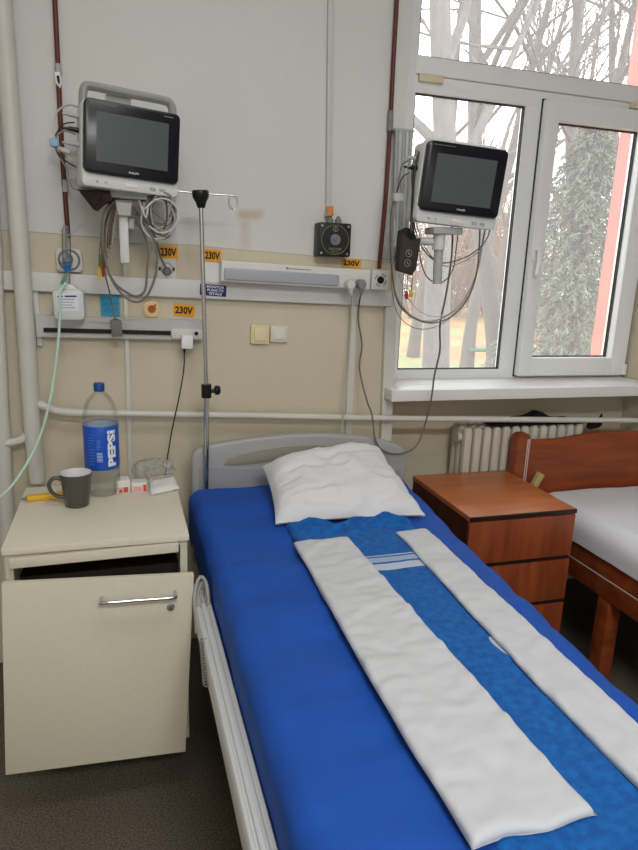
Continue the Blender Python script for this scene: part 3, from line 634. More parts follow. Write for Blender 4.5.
# leads bunched left of the mount
for k, (x, yb, m_, lab) in enumerate(((99, 281, M_cye, 'lead with the long yellow tip, lowest of the electrode leads'), (101, 269, M_cgr, 'lead with the green tip between the yellow and red ones'), (103, 277, M_cre, 'lead with the red tip, right of the green one'))):
    t = empty('electrode_lead', P(x, yb, Y=2.12), lab, 'electrode lead')
    b = B(); b.tube([P(x_, y_, Y=Y_) for x_, y_, Y_ in ((120, 196, 2.15), (112 + k, 205, 2.13), (104.5 + k * 1.6, 216, 2.12), (101.5 + k * .9, 235, 2.12), (x + .4, 252, 2.12), (x, yb - 12, 2.12))], .0019, n=6); b.build('wire', (M_cgo, M_cg, M_cbr)[k], t)
    b = B(); b.tube([P(x + .1, yb - 14, Y=2.12), P(x, yb - 8, Y=2.12), P(x - .1, yb, Y=2.12)], [.0034, .0042, .0028], n=8); b.build('clip', m_, t)
g = 'thin leads bunched left of the left monitor mount'
for k in range(9):
    o = k * 1.25 - 1
    cable('lead_wire', ((122, 197, 2.155), (113 + o * .5, 206, 2.14), (105.5 + o, 222, 2.13), (103.5 + o * .9, 245, 2.13), (106 + o, 268 - 5 * k, 2.14)), .0018, (M_cg, M_cbr, M_cgo, M_cg2, M_cbr)[k % 5], 'thin lead in the bunch hanging left of the white mount pole', 'lead', g, 6)
cable('cable', ((116, 199, 2.14), (106, 212, 2.11), (103, 235, 2.1), (105, 258, 2.1), (112, 280, 2.1), (124, 296, 2.1), (136, 302, 2.1), (146, 297, 2.1), (154, 280, 2.1), (157, 258, 2.1), (153, 238, 2.1), (144, 224, 2.12), (136, 214, 2.15)), .0037, M_cg, 'grey cable hanging in the larger loop below the left monitor mount')
cable('cable', ((114, 199, 2.15), (104, 214, 2.125), (101.5, 238, 2.12), (105, 262, 2.12), (114, 282, 2.12), (126, 292, 2.12), (137, 296, 2.12), (145, 290, 2.12), (147, 270, 2.12), (148, 250, 2.12), (144, 234, 2.13), (136, 221, 2.15)), .0037, M_cg, 'grey cable hanging in the smaller inner loop below the left monitor mount')
cable('cable', ((133, 207, 2.15), (142, 217, 2.13), (151, 228, 2.14), (157, 244, 2.17), (161, 258, 2.22), (165.5, 267, 2.262)), .0036, M_cg, 'grey power cord running from under the left monitor to the socket below it', 'cable')
c = P(167, 271, Y=2.278); t = empty('power_plug', c, 'half round grey plug in the socket under the left monitor', 'plug')
B().lathe([(0, .012), (.010, .011), (.0135, .005), (.0135, -.006), (0, -.006)], Matrix.Translation(c) @ RX, 24).build('plug_body', mat('old grey plug', (112, 110, 104), .5), t)
t = empty('finger_sensor', P(116, 328, Y=2.2), 'grey finger sensor clip hung over the slotted trunking', 'sensor')
b = B(); b.tube([P(103, 240, Y=2.13), P(104, 268, Y=2.15), P(109, 290, Y=2.2), P(112.5, 306, Y=2.22), P(115.5, 321, Y=2.22)], .0024, n=6); b.build('wire', M_cg, t)
b = B(); M, w_, h_ = frame((110.5, 320), (121.5, 319.5), (122.5, 336.5), (111.5, 337), 2.205); b.rrect(w_, h_, .003, 0, .012, M=M, bev=.003); b.rrect(w_ * .9, h_ * .8, .003, .014, .024, M=M, bev=.003); b.rrect(w_ * .5, h_ * .25, .002, .004, .02, M=M, cz=h_ * .42)
b.build('clip_body', mat('sensor grey', (112, 112, 104), .5), t)
rr = random.Random(11)
for k in range(13):
    cx, cy, a_, b_ = 164.5 + rr.uniform(-7, 3), 216 + rr.uniform(-6, 4), rr.uniform(8, 17), rr.uniform(12, 23)
    Yk = 2.07 + .010 * k; ph = rr.uniform(0, 6)
    pts = [P(cx + a_ * math.cos(ph + i * .72), cy + b_ * math.sin(ph + i * .72), Y=Yk + .004 * i / 10) for i in range(9 + k % 2)]
    if k < 6: pts = [P(138 + 2 * k, 197 + 2 * k, Y=2.12)] + pts
    tag(B().tube(pts, .0027, n=7).build('coiled_lead', (M_cw, M_cg2, M_cbr, M_cw, M_cg, M_cw, mat('lead dull red', (130, 62, 56), .5))[k % 7]), 'lead in the round coil hanging between the left monitor and the pole', 'coiled lead', 'coiled leads right of the left monitor')
for k, (pts, m_, r_) in enumerate(((((78, 107, 2.13), (68, 105, 2.18), (57, 112, 2.2), (53, 128, 2.2), (56, 142, 2.2), (62, 150, 2.2), (70, 160, 2.2), (78, 166, 2.18), (86, 172, 2.17)), M_cw, .0030),
                    (((74, 122.5, 2.12), (64, 124, 2.18), (57.5, 132, 2.2), (54.5, 140, 2.2), (58, 153, 2.2), (66, 161, 2.2), (76, 167, 2.18), (84, 170, 2.17)), M_black, .0022),
                    (((75, 134, 2.12), (64, 131, 2.18), (56, 138, 2.2), (56, 150, 2.2), (66, 168, 2.22), (70, 184, 2.22), (78, 190, 2.2), (98, 190, 2.18)), M_cg2, .0028))):
    cable('cable', pts, r_, m_, ('white cable looping out of the top left socket of the left monitor', 'black cable curving from the left side of the left monitor', 'pale grey cable hanging from the lowest left socket of the left monitor')[k])
b = B(); M, w_, h_ = frame((49, 138.5), (58, 138), (58, 147), (50, 146), 2.185); b.rrect(w_, h_, .005, 0, .02, M=M, bev=.003); tag(b.build('cable_clip', mat('pale blue clip', (140, 186, 208), .45)), 'pale blue clip on the cables left of the left monitor', 'clip')
b = B(); M, w_, h_ = frame((60, 146), (71, 150), (70, 154.5), (60, 151), 2.18); b.rrect(w_, h_, .004, 0, .02, M=M, bev=.003); tag(b.build('cable_joint', M_cw), 'white cable joint hanging left of the left monitor', 'cable joint')
cable('cable', ((66, 236, 2.23), (74, 232, 2.2), (86, 220, 2.18), (96, 208, 2.16), (112, 199, 2.15)), .0016, M_cw, 'thin white wire from the oxygen outlet up to the left monitor')

# cables around the right monitor
cable('cable', ((411, 160, 1.98), (403, 164, 2.05), (399, 178, 2.1), (396, 200, 2.12), (393, 235, 2.14), (392, 268, 2.14), (396, 295, 2.12), (408, 313, 2.1), (424, 321, 2.08), (440, 319, 2.06), (457, 308, 2.05), (470, 290, 2.04), (478, 268, 2.03), (482, 245, 2.02), (486, 226, 2.0)), .0030, M_cg2, 'pale grey cable hanging in the widest loop under the right monitor')
cable('cable', ((409, 173, 1.98), (402, 178, 2.05), (397, 192, 2.11), (391, 215, 2.13), (391, 260, 2.13), (397, 300, 2.1), (412, 317, 2.09), (432, 323, 2.07), (452, 316, 2.05), (468, 298, 2.04), (476, 276, 2.03), (479, 250, 2.02), (480, 226, 2.0)), .0026, M_cgo, 'olive cable hanging in the second widest loop under the right monitor')
cable('cable', ((416, 150, 2.02), (412, 170, 2.03), (413, 200, 2.04), (415, 228, 2.04), (424, 250, 2.05), (438, 262, 2.06), (455, 261, 2.05), (473, 253, 2.03), (486, 240, 2.02), (492, 224, 2.0)), .0024, M_cg, 'grey cable hanging in the upper shallow loop under the right monitor')
cable('cable', ((417, 155, 2.01), (414, 185, 2.02), (416, 222, 2.03), (428, 252, 2.04), (445, 266, 2.04), (462, 262, 2.03), (478, 252, 2.02), (488, 236, 2.0), (490, 224, 2.0)), .0020, M_cg2, 'thin pale cable just below the upper loop under the right monitor')
cable('cable', ((419, 240, 2.02), (421, 262, 2.02), (428, 278, 2.03), (440, 283, 2.04), (452, 272, 2.05), (456, 250, 2.05), (458, 232, 2.03)), .0019, M_cbr, 'thin brown lead looping around the right monitor mount pole')
cable('cable', ((420, 148, 2.02), (414, 172, 2.03), (412.5, 205, 2.035), (414, 238, 2.04)), .0034, mat('ochre hose', (132, 100, 62), .5), 'ochre hose running down the left side of the right monitor')
for k, (x, yb, m_, lab) in enumerate(((406.5, 298, M_cre, 'lead with the red clip under the brown cuff pouch'), (411, 296.5, M_cye, 'lead with the yellow clip under the brown cuff pouch'))):
    t = empty('electrode_lead', P(x, yb, Y=2.0), lab, 'electrode lead')
    b = B(); b.tube([P(x + 2, 262, Y=2.012), P(x + 1.2, 280, Y=2.0), P(x, yb - 6, Y=2.0)], .0016, n=6); b.build('wire', M_cbr, t)
    b = B(); b.tube([P(x, yb - 7, Y=2.0), P(x, yb - 3, Y=2.0), P(x + .3, yb + 1, Y=2.0)], [.004, .0072, .004], n=10); b.build('clip', m_, t)
cable('cable', ((410, 166, 1.985), (401, 171, 2.06), (396.5, 186, 2.11), (394.5, 215, 2.13), (396, 250, 2.13), (401, 282, 2.11), (414, 306, 2.09), (430, 316, 2.07), (446, 315, 2.05)), .0017, M_cw, 'thin white wire on the left of the right monitor, ending behind the loops')
cable('cable', ((393, 255, 2.15), (391.5, 285, 2.14), (397, 312, 2.11), (410, 326, 2.09), (427, 329, 2.08), (445, 322, 2.06), (460, 308, 2.05)), .0014, M_cg, 'thin grey wire forming the lowest loop under the right monitor')
b = B(); M, w_, h_ = frame((394, 193), (404.5, 193), (404, 201), (395, 201), 2.1); b.rrect(w_, h_, .005, 0, .02, M=M, bev=.003); tag(b.build('cable_joint', M_cw), 'white cable joint left of the right monitor', 'cable joint')

# ------------------------------------------------------------------ hospital bed
MT = .685                                               # top of the mattress
def bl_x(y): return .2015 + .004 * (y - .8) - .012 * min(1, max(0, (y - 1.55) / .5))
def br_x(y): return .884 + .072 * (y - .807)
YH, YF = 2.085, .04
M_hb, M_hb2 = mat('headboard grey', (170, 170, 168), .45), mat('headboard inset grey', (150, 151, 153), .5)
M_frame = mat('bed frame white', (202, 203, 202), .4)
bed = empty('hospital_bed', (.57, 1.05, 0), 'grey hospital bed with a curved plastic headboard, under the blue sheet', 'bed')
top = [(.215, .785), (.222, .803), (.24, .817), (.262, .824), (.36, .838), (.456, .847), (.55, .8515), (.648, .852), (.75, .844), (.836, .834), (.91, .818), (.969, .799), (.992, .785), (1.004, .765), (1.008, .744)]
b = B(); b.prism([(1.008, .40), (.215, .40)] + top, 2.128, 2.166, bev=.010, seg=3); hb = b.build('headboard', M_hb, bed)
b = B(); ins = [(.985, .43), (.238, .43), (.238, .745), (.30, .748), (.34, .742), (.985, .70)]; b.prism(ins, 2.124, 2.132, bev=.002); b.build('inset_panel', M_hb2, hb)
b = B(); slot = [(.322, .756), (.36, .752), (.45, .757), (.50, .765), (.62, .772), (.70, .770), (.80, .757), (.86, .745), (.885, .747), (.88, .760), (.84, .782), (.75, .800), (.648, .812), (.55, .811), (.456, .803), (.38, .789), (.335, .774)]
b.prism(slot, 2.1245, 2.13, bev=.001)
b.build('grip_recess', mat('recess beige grey', (150, 144, 128), .6), hb)
rail_prof = [(.158, .522), (.158, .568), (.162, .574), (.168, .574), (.170, .570), (.173, .570), (.175, .576), (.183, .576), (.185, .571), (.188, .571), (.190, .577), (.198, .578), (.201, .572), (.201, .522)]
for side in (0, 1):
    b = B(); pr_ = rail_prof if side == 0 else [(1.13 - x, z) for x, z in rail_prof][::-1]
    b.prism(pr_, .0, 1.60); b.build('side_rail', M_frame, bed)
    b = B(); x0 = .155 if side == 0 else .93 ; b.box(x0, x0 + .048, 1.60, 1.632, .518, .58, bev=.006); b.build('rail_end', M_lgrey, bed)
b = B(); b.box(.21, .93, .05, 2.12, .47, .545, bev=.008); b.build('mattress_platform', mat('platform grey', (120, 122, 122), .5), bed)
b = B(); b.box(.26, .87, .25, 1.9, .20, .27, bev=.01); b.box(.50, .60, .5, .62, .26, .48); b.box(.50, .60, 1.5, 1.62, .26, .48); b.build('lifting_base', M_frame, bed)
for x in (.27, .86):
    for y in (.3, 1.85):
        b = B(); b.box(x - .02, x + .02, y - .02, y + .02, .09, .24, bev=.004); lg = b.build('leg', M_frame, bed)
        b = B(); b.cyl((x - .016, y, .05), (x + .016, y, .05), .05, n=24); b.build('castor', M_black, lg)
b = B(); b.box(.215, bl_x(1) + .675, .06, 2.075, .545, .66, bev=.03); b.build('mattress', mat('mattress cover', (92, 104, 140), .6), bed)

def drape(x, y, x0, x1, y0, y1, r, z):
    """cloth point at arc position (x, y) on a box top with rounded edges"""
    ix, iy = min(max(x, x0 + r), x1 - r), min(max(y, y0 + r), y1 - r)
    o = Vector((x - ix, y - iy)); L = o.length
    if L < 1e-9: return Vector((x, y, z)), 0
    d = o / L
    if L < r * math.pi / 2: a = L / r; h, v = r * math.sin(a), -r * (1 - math.cos(a))
    else: h, v = r, -r - (L - r * math.pi / 2)
    return Vector((ix + d.x * h, iy + d.y * h, z + v)), L
M_sheet = mat('royal blue sheet', (20, 82, 178), .75, var=.10, vscale=5, bump=.10, bscale=900, sheen=.0)
def fbm(p, s, n=3):
    v, a = 0, 1
    for i in range(n): v += a * noise.noise(Vector(p) * s); a *= .5; s *= 2.1
    return v
def sheet_f(u, v):
    y = YF - .12 + (YH - YF + .24) * v; yc = min(max(y, YF), YH)
    r = .045; hang = .132
    x0, x1 = bl_x(yc), br_x(yc)
    x = x0 - hang + (x1 - x0 + 2 * hang) * u
    p, L = drape(x, y, x0, x1, YF, YH, r, MT)
    # creases: long soft ones across, tighter ones towards the head and down the left edge
    wq = .0075 * fbm((p.x * 1.2, p.y * 3.2, 1), 3.2) + .006 * max(0, noise.noise(Vector((p.x * 3.5 + p.y, p.y * 9 - p.x * 4, 8)))) + .0040 * math.sin(26 * p.y + 5 * p.x + 3 * noise.noise(Vector((p.x * 4, p.y * 4, 0)))) * max(0, 1 - abs(p.x - .36) / .18)
    if L > .03: wq += .004 * noise.noise(Vector((p.y * 14, p.x * 3, 2))); p.x += (-.004 if p.x < .5 else .0012) * noise.noise(Vector((p.y * 9, 1, 4)))
    p.z += wq + .013 * min(1, max(0, (p.y - 1.62) / .4))
    return p
b = B(); b.grid(90, 190, sheet_f); sh = b.build('fitted_sheet', M_sheet, base=(.55, 1.05, MT), angle=180, normals=True)
tag(sh, 'royal blue fitted sheet over the mattress of the hospital bed', 'sheet')

# the towel lying down the middle
def towel_mat():
    m = mat('blue terry towel', (12, 106, 186), .95, rgb2=(6, 84, 162), vscale=60, bump=.5, bscale=420, dist=.004, sheen=.04)
    nt = m.node_tree; N = nt.nodes; L = nt.links; bs = N['Principled BSDF']
    tc = N.new('ShaderNodeTexCoord'); sp = N.new('ShaderNodeSeparateXYZ'); L.new(tc.outputs['Object'], sp.inputs[0])
    def mth(op, *a):
        n = N.new('ShaderNodeMath'); n.operation = op
        for i, v in enumerate(a):
            if isinstance(v, (int, float)): n.inputs[i].default_value = v
            else: L.new(v, n.inputs[i])
        return n.outputs[0]
    yy = mth('ADD', sp.outputs['Y'], mth('MULTIPLY', sp.outputs['X'], -.02))
    def band(a, b_): return mth('MULTIPLY', mth('GREATER_THAN', yy, a), mth('LESS_THAN', yy, b_))
    k = mth('MAXIMUM', mth('MULTIPLY', band(1.352, 1.386), .85), mth('MULTIPLY', band(1.395, 1.421), .62))
    k = mth('MAXIMUM', k, mth('MULTIPLY', band(1.428, 1.434), .7))
    # a small pale leaf-shaped motif near the right hand strip
    dx = mth('SUBTRACT', sp.outputs['X'], .712); dy = mth('SUBTRACT', sp.outputs['Y'], .99)
    e = mth('ADD', mth('POWER', mth('DIVIDE', dx, .016), 2.0), mth('POWER', mth('DIVIDE', mth('ADD', dy, mth('MULTIPLY', dx, 1.1)), .042), 2.0))
    k = mth('MAXIMUM', k, mth('MULTIPLY', mth('LESS_THAN', e, 1.0), .8))
    mx = N.new('ShaderNodeMix'); mx.data_type = 'RGBA'; L.new(k, mx.inputs[0])
    old = bs.inputs['Base Color'].links[0].from_socket; L.new(old, mx.inputs[6]); mx.inputs[7].default_value = (*lin((206, 216, 228)), 1)
    L.new(mx.outputs[2], bs.inputs['Base Color'])
    return m
def tow_f(u, v):
    y = .06 + (1.705 - .06) * v
    xl, xr = .442, .795
    x = xl + (xr - xl) * u
    e = min(u, 1 - u) * (xr - xl); ev = min(v * 1.6, (1 - v) * 1.64)
    k = min(1, (min(e, ev) / .014)) ** .5
    head = max(0, (y - 1.56) / .14)
    x += .006 * noise.noise(Vector((y * 8, u * 2, 5))) + (.03 * head * (u - .35) if head > 0 else 0)
    y2 = y + head * (.035 * math.sin(3.2 * u * math.pi + .4) * .6 - .02 * u)
    z = MT + .004 + .012 * k + .003 * fbm((x, y, 3), 9)
    if head > 0: z += head * k * (.012 + .010 * math.sin(y * 95 + 4 * math.sin(u * 7)) + .008 * noise.noise(Vector((x * 14, y * 22, 1))))
    return Vector((x, y2, z))
b = B(); b.grid(40, 220, tow_f); tw = b.build('towel', towel_mat(), base=(0, 0, 0), angle=180)
md = tw.modifiers.new('s', 'SOLIDIFY'); md.thickness = .008; md.offset = -1
tag(tw, 'bright blue terry towel with pale stripes spread along the middle of the bed', 'towel')

# two long folded white sheets
M_linen = mat('white linen', (207, 209, 212), .8, bump=.12, bscale=500)
def folded(name, label, cx0, cx1, y0, y1, sd, zb, t=.013):
    """cx0, cx1: left and right edge as functions of y"""
    root = empty(name, ((cx0(y0) + cx1(y0)) / 2, (y0 + y1) / 2, zb), label, 'folded sheet')
    def top(u, v, inset, z0, th):
        y = y0 + (y1 - y0) * v; a, c = cx0(y), cx1(y)
        x = a + inset + (c - a - 2 * inset) * u
        x += .0035 * noise.noise(Vector((y * 7, sd + (0 if u < .5 else 9), inset * 90)))
        w_ = c - a; e = min(u, 1 - u) * w_; ev = min(v, 1 - v) * (y1 - y0); k = max(0., 1 - (1 - min(1, min(e, ev) / .011)) ** 2) ** .5
        wr = .0042 * fbm((x * 1.0, y * 1.6, sd), 8) + .0055 * max(0, noise.noise(Vector((x * 9 + y * 7, y * 24 - x * 16, sd)))) + .0026 * noise.noise(Vector((x * 30 - y * 10, y * 40, sd + 3)))
        yy = y + (inset * (1 if v < .5 else -1) * (.9 if v in (0, 1) else .0)) + (.006 * noise.noise(Vector((x * 16, sd, 2))) if v < .02 or v > .98 else 0)
        return Vector((x, yy, z0 + th * k + wr * k))
    b = B(); b.grid(30, 170, lambda u, v: top(u, v, .004, zb, t * .55)); b.build('lower_fold', M_linen, root, angle=180)
    b = B(); b.grid(30, 170, lambda u, v: top(u, v, 0, zb + t * .52, t * .62)); o = b.build('upper_fold', M_linen, root, angle=180)
    md = o.modifiers.new('s', 'SOLIDIFY'); md.thickness = .003; md.offset = -1
    return root
folded('folded_sheet', 'wide white folded sheet lying along the left of the blue towel', lambda y: .409 + .011 * (y - .6) + .004 * math.sin(5 * y), lambda y: .605 - .026 * (y - .6), .592, 1.562, 3.1, MT + .013)
folded('folded_sheet', 'narrow white folded sheet lying along the right of the blue towel', lambda y: .700 + .02 * (y - .62) + .006 * math.sin(4.2 * y + 1), lambda y: .800 + .026 * (y - .737), .16, 1.572, 8.7, MT + .011, .015)

# pillow
def pil(u, v, s):
    FL, FR, BR, BL = Vector((.407, 1.70, .702)), Vector((.868, 1.675, .702)), Vector((.872, 2.09, .795)), Vector((.43, 2.0, .782))
    a, c = 2 * u - 1, 2 * v - 1
    # edges of a stuffed case bow inwards between the corners
    a2 = a * (1 - .045 * (1 - c * c)); c2 = c * (1 - .05 * (1 - a * a))
    uu, vv = (a2 + 1) / 2, (c2 + 1) / 2
    p = FL * (1 - uu) * (1 - vv) + FR * uu * (1 - vv) + BR * uu * vv + BL * (1 - uu) * vv
    nrm = Vector((0.02, -.22, .97))
    k = (max(0, 1 - a ** 4) * max(0, 1 - c ** 4)) ** .55
    wr = .013 * fbm((p.x, p.y * 1.2, 2), 8) + .006 * noise.noise(Vector((p.x * 22 + p.y * 9, p.y * 16, 4))) - .022 * max(0, noise.noise(Vector((a * 2.6 - c * 3.2, c * 4 + a, 7))))
    if s > 0: return p + nrm * ((.070 + .016 * c) * k + wr * min(1, k * 1.6) + .004)
    return p - nrm * (.012 * k)
b = B(); b.grid(60, 50, lambda u, v: pil(u, v, 1)); b.grid(60, 50, lambda u, v: pil(u, v, -1)); bmesh.ops.remove_doubles(b.bm, verts=b.bm.verts, dist=.0035)
tag(b.build('pillow', mat('white pillowcase', (222, 222, 224), .8, bump=.12, bscale=500), angle=180), 'white pillow leaning on the headboard of the hospital bed', 'pillow')

# coiled bed cable hung on the frame, spiral cord below
t = empty('bed_cable', (.17, 1.56, .56), 'thick grey white cable looped over the bed frame beside the cabinet', 'cable')
b = B(); Yk = 1.52
b.tube([P(x, y, Y=Y_) for x, y, Y_ in ((197, 634, 1.47), (196, 618, 1.50), (194.5, 598, 1.52), (197, 583, 1.54), (201, 577, 1.555), (206, 583, 1.545), (208.5, 600, 1.52), (209, 617, 1.50), (205, 629, 1.485), (200.5, 618, 1.50), (197.5, 601, 1.53), (199, 588, 1.55), (203.5, 582, 1.56), (206, 594, 1.545), (206, 611, 1.515), (203, 624, 1.49), (199.5, 611, 1.51), (200.5, 595, 1.54), (203.5, 603, 1.53), (204, 622, 1.50), (202, 637, 1.47))], .0050, n=10); b.build('loops', mat('cable grey white', (158, 156, 148), .5), t)
b = B(); p0, p1 = P(203, 640, Y=1.36), P(207, 685, Y=1.25)
b.tube([p0 + (p1 - p0) * (i / 96) + Vector((.008 * math.cos(i * 2 * math.pi / 6), .008 * math.sin(i * 2 * math.pi / 6), 0)) for i in range(97)], .0018, n=5, k=2)
tag(b.build('spiral_cord', mat('spiral cord grey', (120, 116, 108), .5)), 'thin spiral cord hanging below the bed side rail', 'cord')

# infusion pole at the head of the bed
t = empty('infusion_pole', (.245, 2.108, .5), 'chrome infusion pole with a black top and wire hooks at the bed head', 'infusion pole')
pt, pm, pb = P(201, 206, Y=2.108), P(206.4, 391, Y=2.108), P(206.2, 480, Y=2.108); pl = pb + (pb - pm) * ((pb.z - .56) / (pm.z - pb.z))
b = B(); b.cyl(pm, pt, .0068, n=20); b.build('upper_tube', M_chrome, t)
b = B(); b.cyl(pl, pm, .0092, n=20); b.build('lower_tube', M_chrome, t)
b = B(); M, w_, h_ = frame((193, 190.5), (208.5, 190.5), (208.5, 208), (193, 208), 2.108); b.lathe([(0, h_ / 2), (.024, h_ / 2), (.026, h_ * .42), (.0245, h_ * .12), (.016, -h_ * .2), (.0115, -h_ / 2), (0, -h_ / 2)], M, 28); b.build('top_knob', M_black, t)
for sgn, ln in ((1, ((207, 193.5), (220, 195), (232, 195.6), (236.4, 198), (237.2, 205), (234, 209.6), (229.8, 207), (229, 201), (229.6, 197))), (-1, ((194, 193), (182, 191.6), (172, 191), (168, 194), (167.4, 201), (171, 205.5), (175, 202.5), (175.4, 196)))):
    b = B(); b.tube(pp(ln, 2.108), .0027, n=10); b.build('wire_hook', M_chrome, t)
b = B(); b.cyl(pm + Vector((0, 0, -.022)), pm + Vector((0, 0, .022)), .0165, n=24); cl = b.build('clamp', M_black, t)
b = B(); b.cyl(pm + Vector((.012, 0, 0)), pm + Vector((.026, 0, 0)), .007, n=14); b.lathe([(0, .012), (.012, .012), (.016, .006), (.016, -.004), (.008, -.008), (0, -.008)], Matrix.Translation(pm + Vector((.033, 0, .002))) @ Matrix.Rotation(R(90), 4, 'Y'), 12); b.build('clamp_knob', M_black, cl)

# ------------------------------------------------------------------ bedside cabinet
CT = .74
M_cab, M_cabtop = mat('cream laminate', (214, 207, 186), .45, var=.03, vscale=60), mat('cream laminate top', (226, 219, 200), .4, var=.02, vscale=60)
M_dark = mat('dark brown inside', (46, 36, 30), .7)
cab = empty('bedside_cabinet', (-.07, 1.8, 0), 'cream bedside cabinet with a pulled out front, carrying the bottle and mug', 'cabinet')
CX0, CX1, CY0, CY1 = -.292, .152, 1.592, 2.05
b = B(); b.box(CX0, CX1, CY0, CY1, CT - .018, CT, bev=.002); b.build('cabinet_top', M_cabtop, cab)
b = B(); b.box(CX0 + .004, CX0 + .022, CY0 + .012, CY1 - .005, .12, CT - .018); b.box(CX1 - .022, CX1 - .004, CY0 + .012, CY1 - .005, .12, CT - .018); b.box(CX0 + .02, CX1 - .02, CY1 - .02, CY1 - .006, .12, CT - .018); b.box(CX0 + .02, CX1 - .02, CY0 + .02, CY1 - .02, .12, .138); b.box(CX0 + .02, CX1 - .02, CY0 + .014, CY0 + .03, CT - .034, CT - .018)
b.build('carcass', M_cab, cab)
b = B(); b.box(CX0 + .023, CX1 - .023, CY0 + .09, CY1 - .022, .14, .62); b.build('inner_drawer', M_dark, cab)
M, w_, h_ = frame((8.5, 560.5), (179, 542.5), (178, 553), (9.5, 568.5), CY0 - .004)
b = B(); b.rrect(w_, h_, .002, 0, .38, M=M, bev=.001); b.build('pull_out_shelf', M_cab, cab)
M, w_, h_ = frame((1.4, 583.9), (193, 571), (182.4, 749), (4.7, 774.7), 1.532)
a_ = (P(1.4, 583.9, Y=1.532) + P(4.7, 774.7, Y=1.532)) / 2; c_ = (P(193, 571, Y=1.532) + P(182.4, 749, Y=1.532)) / 2
M = Matrix.Translation((.003, 0, -.006)) @ M @ Matrix.Rotation(R(1.1), 4, 'Y'); w_ += .005
b = B(); b.rrect(w_, h_, .002, 0, .018, M=M, bev=.001); dr = b.build('drawer_front', M_cab, cab)
b = B(); b.box(CX0 + .05, CX0 + .062, 1.55, 1.9, .30, .33); b.box(CX1 - .062, CX1 - .05, 1.55, 1.9, .30, .33); b.build('runner', M_dark, cab)
hp = [P(x, y, Y=1.527) for x, y in ((101.5, 598), (175, 592.5))]; hz = (hp[0].z + hp[1].z) / 2
b = B(); q0, q1 = hp[0], hp[1]; d = Vector((0, -.026, 0))
b.tube([q0 + Vector((0, .006, 0)), q0 + d * .6, q0 + d + Vector((.008, 0, 0)), (q0 + q1) / 2 + d, q1 + d - Vector((.008, 0, 0)), q1 + d * .6, q1 + Vector((0, .006, 0))], .0045, n=12, k=5)
b.build('handle', M_chrome, dr)
c = P(170.7, 607, Y=1.531); b = B(); b.lathe([(0, .004), (.007, .004), (.0095, .003), (.0105, -.002), (0, -.002)], Matrix.Translation(c) @ RX, 24); lk = b.build('lock', mat('brushed steel', (172, 170, 164), .4, .6), dr)
b = B(); b.box(c.x - .0012, c.x + .0012, c.y - .0048, c.y - .0038, c.z - .005, c.z + .004); b.lathe([(.0055, .0035), (.006, .0046), (.0066, .0035)], Matrix.Translation(c) @ RX, 20); b.build('keyhole', M_black, lk)
for x in (CX0 + .05, CX1 - .05):
    for y in (CY0 + .20, CY1 - .06):
        b = B(); b.cyl((x, y, .065), (x, y, .125), .012, n=12); cs = b.build('leg', M_lgrey, cab)
        b = B(); b.cyl((x - .012, y, .036), (x + .012, y, .036), .036, n=20); b.build('castor', M_black, cs)

# ---- on the cabinet
def on_top(x, y): return P(x, y, z=CT)
c = on_top(77.3, 505); c.y += .0
mug = empty('mug', c, 'dark grey mug with a white inside on the cabinet, in front of the bottle', 'mug')
T = Matrix.Translation(c)
b = B(); b.lathe([(0, .001), (.030, 0), (.0325, .003), (.0385, .052), (.0425, .091), (.0435, .0965), (.0425, .0975)], T, 40); b.build('outer_wall', mat('grey glaze', (78, 76, 71), .22, spec=.5), mug)
b = B(); b.lathe([(.0426, .0975), (.0415, .097), (.0400, .091), (.036, .055), (.031, .012), (0, .008)], T, 40); b.build('inner_wall', mat('white glaze', (226, 226, 224), .2), mug)
b = B(); hd = Vector((-1, -.12, 0)).normalized()
b.tube([c + hd * r_ + Vector((0, 0, z)) for r_, z in ((.036, .080), (.052, .086), (.066, .080), (.071, .064), (.064, .044), (.050, .032), (.033, .027))], [.0062, .0058, .0055, .0055, .0055, .0058, .0062], n=12); b.build('handle', MATS['grey glaze'], mug)

c = on_top(103.5, 493)
bot = empty('bottle', c, 'large clear plastic bottle with a blue label and blue cap on the cabinet', 'bottle'); T = Matrix.Translation(c) @ Matrix.Diagonal((.925, .925, 1, 1))
M_pet = clear_mat('clear bottle plastic', (.985, .99, .99),    .05, .22, rough=.08, cap=.4)
M_water = clear_mat('still water', (.97, .98, .98), .03, .08, cap=.3)
R0 = .0535
prof = [(0, .010), (.018, .004), (.034, .0), (.044, .003), (.051, .014), (R0, .03), (R0, .06), (.0515, .066), (R0, .072), (R0, .232), (.0526, .248), (.0490, .267), (.0415, .284), (.030, .299), (.0155, .3115), (.0135, .316), (.0135, .332)]
b = B(); b.lathe(prof, T, 48); b.build('bottle_body', M_pet, bot)
b = B(); b.lathe([(0, .012), (.034, .003), (.044, .006), (.0495, .016), (.052, .032), (.052, .214), (0, .214)], T, 40); b.build('water', M_water, bot)
b = B(); b.lathe([(.0145, .312), (.0165, .313), (.0165, .333), (.0150, .336), (0, .336)], T, 32); b.build('bottle_cap', mat('blue cap', (22, 74, 150), .4), bot)
b = B(); b.lathe([(R0 + .0004, .085), (R0 + .0010, .086), (R0 + .0010, .215), (R0 + .0004, .216)], T, 48); lab = b.build('bottle_label', mat('blue label', (24, 84, 192), .35), bot)
b = B(); b.lathe([(R0 - .0006, .086), (R0 - .0006, .2145)], T, 48); b.build('label_reverse', mat('pale label reverse', (176, 192, 216), .5), lab)
def wrap(tb, a0, zc, r):
    for v in tb.verts:
        x, z = v.co.x, v.co.z; a = R(-90 + a0) + x / r
        v.co = Vector((r * math.cos(a), r * math.sin(a), zc + z))
    return tb
tb = letters('PEPSI', .108, .029, rot=R(-90), bold=.05); bmesh.ops.subdivide_edges(tb, edges=tb.edges, cuts=1)
